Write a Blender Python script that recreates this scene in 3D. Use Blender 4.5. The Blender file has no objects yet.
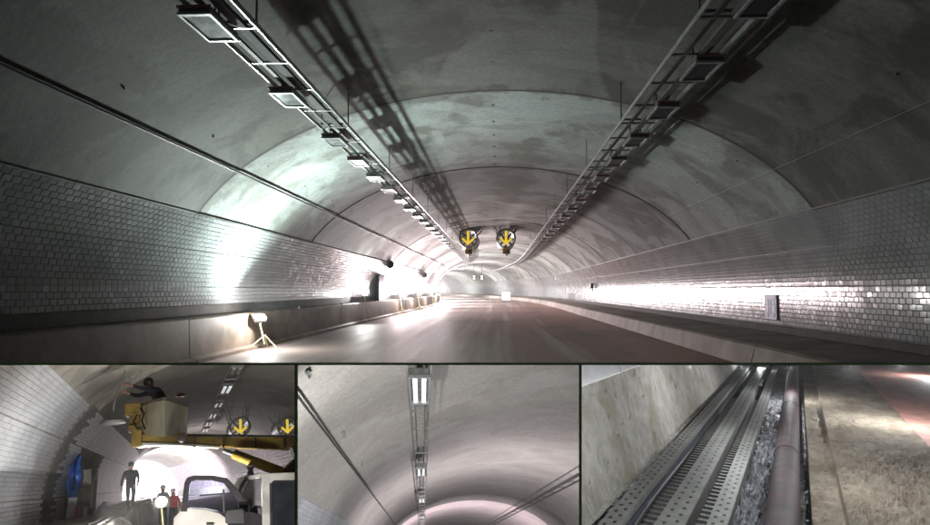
import bpy, bmesh, math, random
from mathutils import Vector, Matrix
from mathutils.geometry import tessellate_polygon
random.seed(7)
SC = bpy.context.scene
COL = SC.collection
W0, H0, F0 = 930.0, 525.0, 620.0          # the photograph's size and the focal length in its pixels

# ------------------------------------------------------------------ camera, world, exposure
cam_d = bpy.data.cameras.new('camera'); cam = bpy.data.objects.new('camera', cam_d); COL.objects.link(cam)
EYE = Vector((0, 0, 1.5))
yaw, pitch = math.atan(33 / F0), math.atan(27.5 / F0)
cam.location = EYE
cam.rotation_euler = (math.pi / 2 + pitch, 0, yaw)
cam_d.sensor_width = 36; cam_d.lens = 36 * F0 / W0
cam_d.clip_start = 0.1; cam_d.clip_end = 600
SC.camera = cam
RC = cam.rotation_euler.to_matrix()
def ray(px, py):                            # direction of a pixel of the photograph, unit depth
    return RC @ Vector(((px - W0 / 2) / F0, -(py - H0 / 2) / F0, -1))

w = bpy.data.worlds.new('World'); SC.world = w; w.use_nodes = True
w.node_tree.nodes['Background'].inputs[0].default_value = (0.85, 0.92, 1, 1)
w.node_tree.nodes['Background'].inputs[1].default_value = 0.013
SC.view_settings.view_transform = 'Standard'; SC.view_settings.look = 'None'
SC.view_settings.exposure = 0.0; SC.view_settings.gamma = 1
SC.cycles.max_bounces = 6; SC.cycles.diffuse_bounces = 3; SC.cycles.glossy_bounces = 3
SC.cycles.caustics_reflective = False; SC.cycles.caustics_refractive = False
SC.cycles.sample_clamp_indirect = 4.0
def add_light(name, kind, loc, power, target, size=0.3, color=(1, 0.97, 0.94), spread=180, sizey=None):
    l = bpy.data.lights.new(name, kind); o = bpy.data.objects.new(name, l); COL.objects.link(o)
    l.energy = power; l.color = color
    if kind == 'AREA':
        l.shape = 'RECTANGLE'; l.size = size; l.size_y = sizey or size; l.spread = math.radians(spread)
    if kind == 'POINT': l.shadow_soft_size = size
    o.location = loc
    o.rotation_euler = (Vector(target) - Vector(loc)).to_track_quat('-Z', 'Y').to_euler()
    return o

# ------------------------------------------------------------------ materials
def rgb(c): return (c[0], c[1], c[2], 1)
def new_mat(name):
    m = bpy.data.materials.new(name); m.use_nodes = True
    return m, m.node_tree, m.node_tree.nodes['Principled BSDF']
def mat(name, col, rough=0.6, metal=0.0, var=0.12, scale=6, bump=0.1, spec=0.5, stretch=(1, 1, 1), dirt=None, bscale=None):
    m, nt, b = new_mat(name); N = nt.nodes; L = nt.links
    tc = N.new('ShaderNodeTexCoord'); mp = N.new('ShaderNodeMapping'); mp.inputs['Scale'].default_value = stretch
    L.new(tc.outputs['Object'], mp.inputs[0])
    n = N.new('ShaderNodeTexNoise'); n.inputs['Scale'].default_value = scale; n.inputs['Detail'].default_value = 6; n.inputs['Roughness'].default_value = 0.62
    L.new(mp.outputs[0], n.inputs['Vector'])
    r = N.new('ShaderNodeValToRGB'); r.color_ramp.elements[0].position = 0.3; r.color_ramp.elements[1].position = 0.7
    r.color_ramp.elements[0].color = rgb([x * (1 - var * 2) for x in col]); r.color_ramp.elements[1].color = rgb([min(1, x * (1 + var)) for x in col])
    L.new(n.outputs['Fac'], r.inputs[0]); out = r.outputs[0]
    if dirt:
        n2 = N.new('ShaderNodeTexNoise'); n2.inputs['Scale'].default_value = scale * 0.35; n2.inputs['Detail'].default_value = 8
        L.new(mp.outputs[0], n2.inputs['Vector'])
        r2 = N.new('ShaderNodeValToRGB'); r2.color_ramp.elements[0].position = 0.48; r2.color_ramp.elements[1].position = 0.62
        L.new(n2.outputs['Fac'], r2.inputs[0])
        mx = N.new('ShaderNodeMixRGB'); mx.inputs[2].default_value = rgb(dirt); L.new(r2.outputs[0], mx.inputs[0]); L.new(out, mx.inputs[1]); out = mx.outputs[0]
    L.new(out, b.inputs['Base Color'])
    b.inputs['Roughness'].default_value = rough; b.inputs['Metallic'].default_value = metal; b.inputs['Specular IOR Level'].default_value = spec
    if bump:
        n3 = N.new('ShaderNodeTexNoise'); n3.inputs['Scale'].default_value = bscale or scale * 5; n3.inputs['Detail'].default_value = 5
        L.new(mp.outputs[0], n3.inputs['Vector'])
        bp = N.new('ShaderNodeBump'); bp.inputs['Strength'].default_value = bump; bp.inputs['Distance'].default_value = 0.02
        L.new(n3.outputs['Fac'], bp.inputs['Height']); L.new(bp.outputs[0], b.inputs['Normal'])
    return m
def emis(name, col, strength):
    m, nt, b = new_mat(name)
    b.inputs['Base Color'].default_value = rgb(col); b.inputs['Emission Color'].default_value = rgb(col); b.inputs['Emission Strength'].default_value = strength
    return m

def vault_mat(name, base, stain, pale, bump=0.35, joints=False, crack_a=0.3):
    """cast concrete lining: object coordinates run x across, y along, z up; faint bands of the
    formwork run round the arch, with blotches of damp and pale patches of laitance"""
    m, nt, b = new_mat(name); N = nt.nodes; L = nt.links
    tc = N.new('ShaderNodeTexCoord')
    oi = N.new('ShaderNodeObjectInfo')
    def noise(scale, st, det=6, rough=0.6, dist=0.0):
        mp = N.new('ShaderNodeMapping'); mp.inputs['Scale'].default_value = st; L.new(tc.outputs['Object'], mp.inputs[0])
        n = N.new('ShaderNodeTexNoise'); n.inputs['Scale'].default_value = scale; n.inputs['Detail'].default_value = det
        n.inputs['Roughness'].default_value = rough; n.inputs['Distortion'].default_value = dist; L.new(mp.outputs[0], n.inputs['Vector']); return n
    def ramp(src, a, c, ca=(0, 0, 0), cb=(1, 1, 1)):
        r = N.new('ShaderNodeValToRGB'); r.color_ramp.elements[0].position = a; r.color_ramp.elements[1].position = c
        r.color_ramp.elements[0].color = rgb(ca); r.color_ramp.elements[1].color = rgb(cb); L.new(src, r.inputs[0]); return r.outputs[0]
    def mix(f, a, c, kind='MIX'):
        x = N.new('ShaderNodeMixRGB'); x.blend_type = kind
        if isinstance(f, float): x.inputs[0].default_value = f
        else: L.new(f, x.inputs[0])
        for i, v in ((1, a), (2, c)):
            if isinstance(v, tuple): x.inputs[i].default_value = rgb(v)
            else: L.new(v, x.inputs[i])
        return x.outputs[0]
    blotch = ramp(noise(0.55, (1, 1, 1), 7, 0.65, 0.6).outputs['Fac'], 0.46, 0.56)
    c = mix(blotch, base, stain)
    bands = ramp(noise(1.0, (0.05, 1.7, 0.05), 4, 0.6).outputs['Fac'], 0.42, 0.66)
    c = mix(bands, c, mix(0.45, c, stain))
    patch = ramp(noise(0.33, (1, 0.8, 1), 5, 0.5, 1.2).outputs['Fac'], 0.53, 0.58)
    c = mix(patch, c, mix(0.55, c, pale))
    fine = ramp(noise(14, (1, 1, 1), 6, 0.7).outputs['Fac'], 0.25, 0.75, (0.62, 0.62, 0.62), (1.2, 1.2, 1.2))
    c = mix(1.0, c, fine, 'MULTIPLY')
    crack = N.new('ShaderNodeTexNoise')
    mp = N.new('ShaderNodeMapping'); mp.inputs['Scale'].default_value = (0.12, 1.6, 0.12); L.new(tc.outputs['Object'], mp.inputs[0])
    crack.inputs['Scale'].default_value = 1.3; crack.inputs['Detail'].default_value = 9; crack.inputs['Roughness'].default_value = 0.7; L.new(mp.outputs[0], crack.inputs['Vector'])
    r = N.new('ShaderNodeValToRGB'); r.color_ramp.interpolation = 'LINEAR'
    e = r.color_ramp.elements; e[0].position = 0.486; e[1].position = 0.514; e[0].color = (0, 0, 0, 1); e[1].color = (0, 0, 0, 1)
    k = e.new(0.5); k.color = (crack_a, crack_a, crack_a, 1); L.new(crack.outputs['Fac'], r.inputs[0])
    c = mix(r.outputs[0], c, tuple(x * 0.35 for x in stain))
    if joints:
        sx = N.new('ShaderNodeSeparateXYZ'); L.new(tc.outputs['Object'], sx.inputs[0])
        def mth(op, a, v=None):
            q = N.new('ShaderNodeMath'); q.operation = op; L.new(a, q.inputs[0])
            if v is not None:
                if isinstance(v, (int, float)): q.inputs[1].default_value = v
                else: L.new(v, q.inputs[1])
            return q.outputs[0]
        md = mth('MODULO', mth('SUBTRACT', sx.outputs[1], 4.6), 7.8)
        dist = mth('MINIMUM', md, mth('SUBTRACT', mth('MULTIPLY', md, -1.0), -7.8))
        wob = mth('MULTIPLY', mth('SUBTRACT', noise(0.8, (1, .6, 1), 6, .62).outputs['Fac'], 0.5), 3.2)
        st = ramp(mth('ADD', dist, wob), 0.12, 0.30, (1, 1, 1), (0, 0, 0))
        c = mix(st, c, mix(0.62, c, tuple(x * 0.6 for x in stain)))
        ln = ramp(dist, 0.045, 0.10, (1, 1, 1), (0, 0, 0)); c = mix(ln, c, tuple(x * 0.3 for x in stain))
    rnd = N.new('ShaderNodeMapRange'); rnd.inputs[3].default_value = 0.8; rnd.inputs[4].default_value = 1.15; L.new(oi.outputs['Random'], rnd.inputs[0])
    c = mix(1.0, c, rnd.outputs[0], 'MULTIPLY')
    L.new(c, b.inputs['Base Color']); b.inputs['Roughness'].default_value = 0.72; b.inputs['Specular IOR Level'].default_value = 0.35
    bn = noise(9, (1, 1, 1), 7, 0.7); bp = N.new('ShaderNodeBump'); bp.inputs['Strength'].default_value = bump; bp.inputs['Distance'].default_value = 0.02
    L.new(bn.outputs['Fac'], bp.inputs['Height']); L.new(bp.outputs[0], b.inputs['Normal'])
    return m
def tile_mat(name, col, rough=0.22, far=False):
    m, nt, b = new_mat(name); N = nt.nodes; L = nt.links
    tc = N.new('ShaderNodeTexCoord'); n = N.new('ShaderNodeTexNoise'); n.inputs['Scale'].default_value = 1.1; n.inputs['Detail'].default_value = 6
    geo = N.new('ShaderNodeNewGeometry')
    L.new(geo.outputs['Position'], n.inputs['Vector'])
    r = N.new('ShaderNodeValToRGB'); r.color_ramp.elements[0].position = 0.3; r.color_ramp.elements[1].position = 0.7
    r.color_ramp.elements[0].color = rgb([x * 0.72 for x in col]); r.color_ramp.elements[1].color = rgb([x * 1.1 for x in col])
    L.new(n.outputs['Fac'], r.inputs[0]); 
    isl = N.new('ShaderNodeMapRange'); isl.inputs[3].default_value = 0.94; isl.inputs[4].default_value = 1.04
    L.new(geo.outputs['Random Per Island'], isl.inputs[0])
    mx = N.new('ShaderNodeMixRGB'); mx.blend_type = 'MULTIPLY'; mx.inputs[0].default_value = 1
    L.new(r.outputs[0], mx.inputs[1]); L.new(isl.outputs[0], mx.inputs[2]); L.new(mx.outputs[0], b.inputs['Base Color'])
    n2 = N.new('ShaderNodeTexNoise'); n2.inputs['Scale'].default_value = 3; n2.inputs['Detail'].default_value = 4; L.new(geo.outputs['Position'], n2.inputs['Vector'])
    r2 = N.new('ShaderNodeMapRange'); r2.inputs[3].default_value = rough * 0.7; r2.inputs[4].default_value = rough * 1.7; L.new(n2.outputs['Fac'], r2.inputs[0]); L.new(r2.outputs[0], b.inputs['Roughness'])
    return m
def road_mat(name, base, red, track):
    m, nt, b = new_mat(name); N = nt.nodes; L = nt.links
    tc = N.new('ShaderNodeTexCoord'); sx = N.new('ShaderNodeSeparateXYZ'); L.new(tc.outputs['Object'], sx.inputs[0])
    def noise(scale, st, det=6, dist=0):
        mp = N.new('ShaderNodeMapping'); mp.inputs['Scale'].default_value = st; L.new(tc.outputs['Object'], mp.inputs[0])
        n = N.new('ShaderNodeTexNoise'); n.inputs['Scale'].default_value = scale; n.inputs['Detail'].default_value = det; n.inputs['Distortion'].default_value = dist
        L.new(mp.outputs[0], n.inputs['Vector']); return n.outputs['Fac']
    def rm(src, a, c):
        r = N.new('ShaderNodeMapRange'); r.inputs[1].default_value = a; r.inputs[2].default_value = c; L.new(src, r.inputs[0]); return r.outputs[0]
    def mix(f, a, c):
        x = N.new('ShaderNodeMixRGB'); L.new(f, x.inputs[0])
        for i, v in ((1, a), (2, c)):
            if isinstance(v, tuple): x.inputs[i].default_value = rgb(v)
            else: L.new(v, x.inputs[i])
        return x.outputs[0]
    add = N.new('ShaderNodeMath'); add.operation = 'ADD'
    w_ = N.new('ShaderNodeMath'); w_.operation = 'MULTIPLY'; w_.inputs[1].default_value = 3.0; L.new(noise(0.2, (1, 0.3, 1)), w_.inputs[0])
    L.new(sx.outputs[0], add.inputs[0]); L.new(w_.outputs[0], add.inputs[1])
    c = mix(rm(add.outputs[0], 0.3, 4.2), base, red)
    t = noise(1.0, (1.9, 0.035, 1), 5, 0.2)
    c = mix(rm(t, 0.5, 0.68), c, track)
    c2 = mix(rm(noise(0.5, (1, 0.25, 1), 7), 0.5, 0.75), c, tuple(x * 0.45 for x in base))
    L.new(c2, b.inputs['Base Color'])
    rr = N.new('ShaderNodeMapRange'); rr.inputs[3].default_value = 0.42; rr.inputs[4].default_value = 0.75; L.new(t, rr.inputs[0]); L.new(rr.outputs[0], b.inputs['Roughness'])
    bp = N.new('ShaderNodeBump'); bp.inputs['Strength'].default_value = 0.5; bp.inputs['Distance'].default_value = 0.012
    L.new(noise(30, (1, 1, 1), 6), bp.inputs['Height']); L.new(bp.outputs[0], b.inputs['Normal'])
    return m

M = {}
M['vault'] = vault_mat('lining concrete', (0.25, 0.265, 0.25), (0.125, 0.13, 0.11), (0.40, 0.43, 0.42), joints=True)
M['vault_pink'] = vault_mat('lining concrete warm', (0.30, 0.285, 0.275), (0.19, 0.18, 0.17), (0.38, 0.36, 0.35))
M['tile'] = tile_mat('glazed wall tile', (0.31, 0.33, 0.335), 0.125)
M['tile_white'] = tile_mat('glazed white wall tile', (0.38, 0.405, 0.44), 0.3)
M['grout'] = mat('grout', (0.19, 0.195, 0.195), 0.85, var=0.2, scale=4)
M['barrier'] = mat('barrier concrete', (0.27, 0.215, 0.17), 0.6, var=0.3, scale=1.2, bump=0.12, dirt=(0.11, 0.085, 0.06), bscale=14)
M['walk'] = mat('dusty walkway concrete', (0.36, 0.31, 0.265), 0.75, var=0.25, scale=1.2, bump=0.15, dirt=(0.22, 0.18, 0.145), bscale=14)
M['dark_concrete'] = mat('dirty dark concrete', (0.05, 0.047, 0.042), 0.8, var=0.3, scale=2, bump=0.3)
M['road'] = road_mat('road asphalt', (0.42, 0.35, 0.32), (0.48, 0.28, 0.235), (0.70, 0.62, 0.57))
M['steel'] = mat('galvanised steel', (0.52, 0.54, 0.54), 0.38, 0.85, var=0.15, scale=9, bump=0.05)
M['steel_dark'] = mat('dull dark steel', (0.10, 0.10, 0.10), 0.5, 0.6, var=0.2, scale=7, bump=0.05)
M['steel_mid'] = mat('grey steel', (0.25, 0.26, 0.25), 0.45, 0.7, var=0.2, scale=7, bump=0.05)
M['black'] = mat('black rubber', (0.018, 0.018, 0.02), 0.55, var=0.2, scale=8, bump=0.05)
M['red_end'] = mat('red end plate', (0.75, 0.30, 0.33), 0.45, var=0.12, scale=8, bump=0.02)
M['lamp_glass'] = mat('lamp glass', (0.55, 0.60, 0.60), 0.16, 0.25, var=0.3, scale=7, bump=0.04)
M['reflector'] = mat('bright reflector', (0.75, 0.78, 0.78), 0.22, 0.9, var=0.2, scale=5, bump=0.03)
M['tube'] = emis('lamp tube', (0.9, 0.97, 1.0), 0.62)
M['led'] = emis('lit flood lamp face', (1, 0.98, 0.95), 60)
M['yellow'] = mat('yellow paint', (0.75, 0.50, 0.05), 0.45, var=0.15, scale=4, bump=0.05, dirt=(0.30, 0.19, 0.04))
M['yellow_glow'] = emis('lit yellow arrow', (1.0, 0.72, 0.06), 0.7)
M['white_paint'] = mat('white paint', (0.68, 0.68, 0.62), 0.45, var=0.1, scale=3, bump=0.03, dirt=(0.42, 0.40, 0.33))  # stands for light along the boom's lower edge
M['cream'] = mat('cream fibreglass', (0.80, 0.74, 0.58), 0.45, var=0.1, scale=3, bump=0.04, dirt=(0.58, 0.50, 0.36))
M['yellow_stand'] = mat('pale yellow stand paint', (0.80, 0.74, 0.40), 0.5, var=0.1)
M['blue'] = mat('blue sheet', (0.03, 0.20, 0.85), 0.45, var=0.3, scale=6, bump=0.4, bscale=9)
M['sign_blue'] = mat('sign blue', (0.30, 0.36, 0.72), 0.5, var=0.08, scale=5, bump=0)
M['sign_white'] = mat('sign white', (0.74, 0.77, 0.86), 0.5, var=0.05, scale=5, bump=0)
M['red'] = mat('red cloth', (0.50, 0.05, 0.06), 0.8, var=0.2, scale=9)
M['skin'] = mat('skin', (0.45, 0.28, 0.20), 0.5, var=0.05, scale=9, bump=0.02)
M['navy'] = mat('navy work clothes', (0.025, 0.028, 0.05), 0.85, var=0.2, scale=9)
M['helmet'] = mat('white helmet', (0.7, 0.7, 0.66), 0.35, var=0.05)
M['glass'] = None
m, nt, b = new_mat('window glass'); b.inputs['Base Color'].default_value = (0.55, 0.6, 0.75, 1); b.inputs['Transmission Weight'].default_value = 1.0
b.inputs['Roughness'].default_value = 0.03; b.inputs['IOR'].default_value = 1.05; M['glass'] = m
M['dark_glass'] = mat('dark cab glass', (0.035, 0.04, 0.05), 0.08, var=0.3, scale=2, bump=0)
M['interior'] = mat('dark cab interior', (0.04, 0.035, 0.04), 0.7, var=0.3, scale=5)
M['divider'] = mat('pale green edged slab', (0.55, 0.80, 0.32), 0.8, var=0.05, scale=2, bump=0)
M['slab'] = mat('dark partition board', (0.06, 0.06, 0.055), 0.9, var=0.15, scale=1)
M['rough_grey'] = mat('hacked grey concrete', (0.40, 0.385, 0.345), 0.9, var=0.14, scale=4, bump=1.0, dirt=(0.29, 0.265, 0.21), bscale=18)
M['smooth_grey'] = mat('smooth grey concrete', (0.27, 0.27, 0.25), 0.7, var=0.2, scale=2, bump=0.2, dirt=(0.15, 0.15, 0.12))
M['tan_concrete'] = mat('tan concrete kerb', (0.33, 0.28, 0.215), 0.95, var=0.18, scale=3.5, bump=0.8, stretch=(1.5, 0.8, 1), dirt=(0.21, 0.17, 0.12), bscale=12)
M['red_floor'] = mat('red paving', (0.58, 0.30, 0.25), 0.75, var=0.15, scale=3, bump=0.3)
M['pipe_red'] = mat('dull maroon pipe paint', (0.10, 0.075, 0.078), 0.7, var=0.25, scale=3, bump=0.15, dirt=(0.11, 0.06, 0.06))
M['tray_steel'] = mat('dusty galvanised tray', (0.23, 0.235, 0.215), 0.55, 0.3, var=0.18, scale=5, bump=0.1)
M['mesh_hole'] = M['black']
M['gutter'] = mat('wet dark gutter mortar', (0.14, 0.14, 0.13), 0.45, var=0.5, scale=5, bump=0.9, bscale=12)
M['foil'] = mat('crumpled grey sheeting', (0.27, 0.28, 0.30), 0.5, 0.0, var=0.4, scale=6, bump=0.8, bscale=11)

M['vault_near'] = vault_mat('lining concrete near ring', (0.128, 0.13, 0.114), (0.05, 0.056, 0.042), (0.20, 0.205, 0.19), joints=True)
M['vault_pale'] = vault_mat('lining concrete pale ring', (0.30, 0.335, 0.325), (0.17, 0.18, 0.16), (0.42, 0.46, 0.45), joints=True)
M['vault_a'] = vault_mat('lining concrete bay', (0.25, 0.245, 0.22), (0.17, 0.165, 0.145), (0.33, 0.32, 0.29))
M['vault_b'] = vault_mat('lining concrete smooth', (0.36, 0.35, 0.335), (0.31, 0.30, 0.285), (0.41, 0.40, 0.39), .15, crack_a=0.2)
M['vault_b2'] = vault_mat('lining concrete smooth pinkish', (0.42, 0.37, 0.375), (0.36, 0.32, 0.325), (0.46, 0.42, 0.42), .15, crack_a=0.2)
M['vault_dark'] = vault_mat('lining concrete dark band', (0.13, 0.125, 0.12), (0.10, 0.095, 0.09), (0.17, 0.165, 0.16), .15)
M['tile_far'] = tile_mat('dark glazed tile', (0.16, 0.14, 0.15), 0.25)
M['tile_big'] = tile_mat('large pale tile', (0.45, 0.45, 0.45), 0.3)
M['barrier_pale'] = mat('pale walkway concrete', (0.36, 0.35, 0.31), 0.7, var=0.25, scale=1.5, bump=0.35, dirt=(0.2, 0.18, 0.14), bscale=14)
M['road_a'] = road_mat('bay road asphalt', (0.22, 0.21, 0.20), (0.2, 0.18, 0.17), (0.32, 0.3, 0.29))
M['cab_brown'] = mat('brown grey sheet metal', (0.20, 0.16, 0.125), 0.55, var=0.25, scale=4, bump=0.1)
M['pale_blue'] = mat('pale work shirt', (0.35, 0.38, 0.45), 0.85, var=0.15, scale=8)
M['cab_paint'] = mat('dusty cab paint', (0.72, 0.70, 0.66), 0.4, var=0.12, scale=3, bump=0.03, dirt=(0.5, 0.47, 0.42))
M['boom_yellow'] = mat('worn boom paint', (0.46, 0.31, 0.05), 0.5, var=0.2, scale=3, bump=0.06, dirt=(0.16, 0.09, 0.03))
M['conduit'] = mat('dull conduit', (0.09, 0.095, 0.09), 0.7, var=0.2, scale=5, bump=0.05)
M['cream_dull'] = mat('dull cream cover', (0.42, 0.42, 0.30), 0.6, var=0.1, scale=3)

# ------------------------------------------------------------------ object helpers
def link(name, me, m=None, parent=None):
    o = bpy.data.objects.new(name, me); COL.objects.link(o)
    if m is not None and me is not None and not me.materials: me.materials.append(m)
    if parent is not None: o.parent = parent
    return o
def tag(o, label=None, cat=None, group=None, kind=None):
    if label: o['label'] = label
    if cat: o['category'] = cat
    if group: o['group'] = group
    if kind: o['kind'] = kind
    return o
def empty(name, mtx, label=None, cat=None, group=None, parent=None):
    o = bpy.data.objects.new(name, None); COL.objects.link(o); o.empty_display_size = 0.2
    o.matrix_world = mtx
    if parent: o.parent = parent
    return tag(o, label, cat, group)
class MB:
    def __init__(s): s.v = []; s.f = []
    def add(s, vs, fs):
        n = len(s.v); s.v += [tuple(p) for p in vs]; s.f += [tuple(n + i for i in f) for f in fs]; return s
    def box(s, c, d, R=None):
        c = Vector(c); h = [x / 2 for x in d]; vs = []
        for x in (-1, 1):
            for y in (-1, 1):
                for z in (-1, 1):
                    p = Vector((x * h[0], y * h[1], z * h[2]))
                    if R: p = R @ p
                    vs.append(c + p)
        return s.add(vs, [(0, 1, 3, 2), (4, 6, 7, 5), (0, 4, 5, 1), (2, 3, 7, 6), (0, 2, 6, 4), (1, 5, 7, 3)])
    def bar(s, a, b, w, h=None, up=(0, 0, 1)):
        a, b = Vector(a), Vector(b); h = h or w; d = (b - a); L = d.length; d.normalize()
        u = Vector(up)
        if abs(u.dot(d)) > 0.98: u = Vector((1, 0, 0))
        sd = d.cross(u).normalized(); u = sd.cross(d).normalized()
        R = Matrix((sd, d, u)).transposed()
        return s.box((a + b) / 2, (w, L, h), R)
    def tube(s, pts, r, n=10, cap=True, r2=None):
        pts = [Vector(p) for p in pts]; rings = []; prev = None
        for i, p in enumerate(pts):
            d = (pts[min(i + 1, len(pts) - 1)] - pts[max(i - 1, 0)]).normalized()
            u = prev if prev is not None else (Vector((0, 0, 1)) if abs(d.z) < 0.9 else Vector((1, 0, 0)))
            sd = d.cross(u).normalized(); u = sd.cross(d).normalized(); prev = u
            rr = r if r2 is None else r + (r2 - r) * i / (len(pts) - 1)
            rings.append([p + (sd * math.cos(2 * math.pi * k / n) + u * math.sin(2 * math.pi * k / n)) * rr for k in range(n)])
        vs = [v for q in rings for v in q]; fs = []
        for i in range(len(pts) - 1):
            for k in range(n):
                k2 = (k + 1) % n; fs.append((i * n + k, i * n + k2, (i + 1) * n + k2, (i + 1) * n + k))
        if cap: fs += [tuple(range(n))[::-1], tuple((len(pts) - 1) * n + k for k in range(n))]
        return s.add(vs, fs)
    def lathe(s, prof, c, axis='Y', n=24):
        c = Vector(c); vs = []
        for (r, t) in prof:
            for k in range(n):
                a = 2 * math.pi * k / n; x, z = r * math.cos(a), r * math.sin(a)
                vs.append(c + (Vector((x, t, z)) if axis == 'Y' else Vector((x, z, t))))
        fs = []
        for i in range(len(prof) - 1):
            for k in range(n):
                k2 = (k + 1) % n; fs.append((i * n + k, i * n + k2, (i + 1) * n + k2, (i + 1) * n + k))
        return s.add(vs, fs)
    def prism(s, poly, d):            # poly: 3D points (any plane), d: extrusion vector
        poly = [Vector(p) for p in poly]; n = len(poly); d = Vector(d)
        tris = tessellate_polygon([poly])
        vs = poly + [p + d for p in poly]
        fs = [tuple(t) for t in tris] + [tuple(n + i for i in reversed(t)) for t in tris]
        fs += [(i, (i + 1) % n, n + (i + 1) % n, n + i) for i in range(n)]
        return s.add(vs, fs)
    def build(s, name, m, parent=None, mtx=None, smooth=False, bevel=0, kind=None):
        me = bpy.data.meshes.new(name); me.from_pydata(s.v, [], s.f); me.update()
        bm = bmesh.new(); bm.from_mesh(me); bmesh.ops.recalc_face_normals(bm, faces=bm.faces)
        if bevel: 
            bmesh.ops.bevel(bm, geom=[e for e in bm.edges if e.is_manifold and e.calc_face_angle(0) > 0.6], offset=bevel, segments=2, affect='EDGES', profile=0.6)
        bm.to_mesh(me); bm.free()
        if smooth:
            for p in me.polygons: p.use_smooth = True
            try: me.set_sharp_from_angle(angle=math.radians(38))
            except Exception: pass
        o = link(name, me, m, parent)
        if mtx is not None: o.matrix_world = mtx
        if kind: o['kind'] = kind
        return o
def copy_tree(o, loc=None, parent=None):
    c = o.copy(); COL.objects.link(c); c.parent = parent
    for ch in list(o.children): copy_tree(ch, None, c)
    return c

# ------------------------------------------------------------------ frames of the four tunnels that are seen
WM = Matrix.Translation((0, 0, 1.5))                   # main tunnel: origin at eye level
def frame_at(px, py):
    f = ray(px, py).normalized(); r = f.cross(RC @ Vector((0, 1, 0))).normalized(); u = r.cross(f).normalized()
    Mx = Matrix((r, f, u)).transposed().to_4x4(); Mx.translation = EYE; return Mx
FA = frame_at(176, 487)      # lower left bay, with the lift truck
FB = frame_at(423, 561)      # lower middle bay, ceiling lights
FC = frame_at(798, 307)      # lower right bay, cable trench
def loc(fr, px, py, depth):
    d = fr.to_3x3().inverted() @ ray(px, py); return d * (depth / d.y)
def pa(cx, cy, d): return loc(FA, cx / 3.1, 360 + cy / 3.1, d)
def pb(cx, cy, d): return loc(FB, 296 + cx / 3.182, 360 + cy / 3.182, d)
def pc(cx, cy, d): return loc(FC, 576 + cx / 2.627, 360 + cy / 2.627, d)

# cut planes (point, normal pointing to the side that is kept)
def plane(p1, p2, keep):
    a, b_, k = ray(*p1), ray(*p2), ray(*keep); n = a.cross(b_).normalized()
    if n.dot(k) < 0: n = -n
    return n
P_TOP = [plane((0, 362.6), (930, 362.6), (465, 100))]
BOT = plane((0, 364.6), (930, 364.6), (465, 500))
P_A = [BOT, plane((295.4, 370), (295.4, 520), (100, 450))]
P_B = [BOT, plane((297.8, 370), (297.8, 520), (400, 450)), plane((578.9, 370), (578.9, 520), (400, 450))]
P_C = [BOT, plane((581.3, 370), (581.3, 520), (800, 450))]
FRONT = 6.2
def clip_since(before, planes, front=FRONT):
    bpy.context.view_layer.update()
    planes = [(EYE, n) for n in planes] + [(EYE + RC @ Vector((0, 0, -(front + 0.02))), RC @ Vector((0, 0, -1)))]
    dead = []
    for o in list(COL.objects):
        if o.name in before or o.type != 'MESH' or o.get('_keep'): continue
        mw = o.matrix_world; co = [mw @ v.co for v in o.data.vertices]
        if not co: dead.append(o); continue
        cut = []; out = False
        for p, n in planes:
            ds = [(c - p).dot(n) for c in co]
            if max(ds) <= 0: out = True; break
            if min(ds) < 0: cut.append((p, n))
        if out: dead.append(o); continue
        if cut:
            me = o.data.copy() if o.data.users > 1 else o.data
            o.data = me; inv = mw.inverted(); it = mw.to_3x3().transposed()
            bm = bmesh.new(); bm.from_mesh(me)
            for p, n in cut:
                bmesh.ops.bisect_plane(bm, geom=bm.verts[:] + bm.edges[:] + bm.faces[:], plane_co=inv @ p, plane_no=(it @ n).normalized(), clear_inner=True, dist=1e-5)
            if not bm.verts: dead.append(o)
            bm.to_mesh(me); bm.free()
    for o in dead:
        for ch in list(o.children): 
            if ch.type == 'EMPTY' or ch not in dead: ch.parent = o.parent
        bpy.data.objects.remove(o)
def snapshot(): return {o.name for o in COL.objects}

# ------------------------------------------------------------------ tunnel path and section
S_CURVE, R_CURVE = 52.0, 330.0
def path(s, straight=False):
    """centre point and heading (left turn) at distance s"""
    s_c, r_c = (50.0, 255.0) if straight == 'A' else (S_CURVE, R_CURVE)
    if straight is True or s <= s_c: return Vector((0, s, 0)), 0.0
    a = (s - s_c) / r_c
    return Vector((-r_c * (1 - math.cos(a)), s_c + r_c * math.sin(a), 0)), a
def along(s, x, z, straight=False):
    c, a = path(s, straight); return Vector((c.x + x * math.cos(a), c.y + x * math.sin(a), z))
class Section:
    def __init__(self, a, b, cx=0.0, zbase=-1.5):
        self.cx = cx; pts = []; t = 0
        z = zbase
        while z < -0.001: pts.append((a, z)); z += 0.05
        n = 260
        for i in range(n + 1):
            q = math.pi / 2 * i / n; pts.append((a * math.cos(q), b * math.sin(q)))
        self.p = pts; self.s = [0.0]
        for i in range(1, len(pts)): self.s.append(self.s[-1] + math.dist(pts[i], pts[i - 1]))
        self.len = self.s[-1]
    def at(self, side, s):
        import bisect
        s = min(max(s, 0), self.len - 1e-6); i = min(max(bisect.bisect_right(self.s, s) - 1, 0), len(self.p) - 2)
        t = (s - self.s[i]) / max(1e-9, self.s[i + 1] - self.s[i]); a, b = self.p[i], self.p[i + 1]
        x = a[0] + (b[0] - a[0]) * t; z = a[1] + (b[1] - a[1]) * t
        d = Vector((b[0] - a[0], b[1] - a[1])).normalized()
        return self.cx + side * x, z, side * d.x, d.y           # position and upward tangent
    def s_of_z(self, z):
        for i in range(len(self.p) - 1):
            if self.p[i + 1][1] >= z: return self.s[i]
        return self.len
SM = Section(6.72, 4.04)

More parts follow.
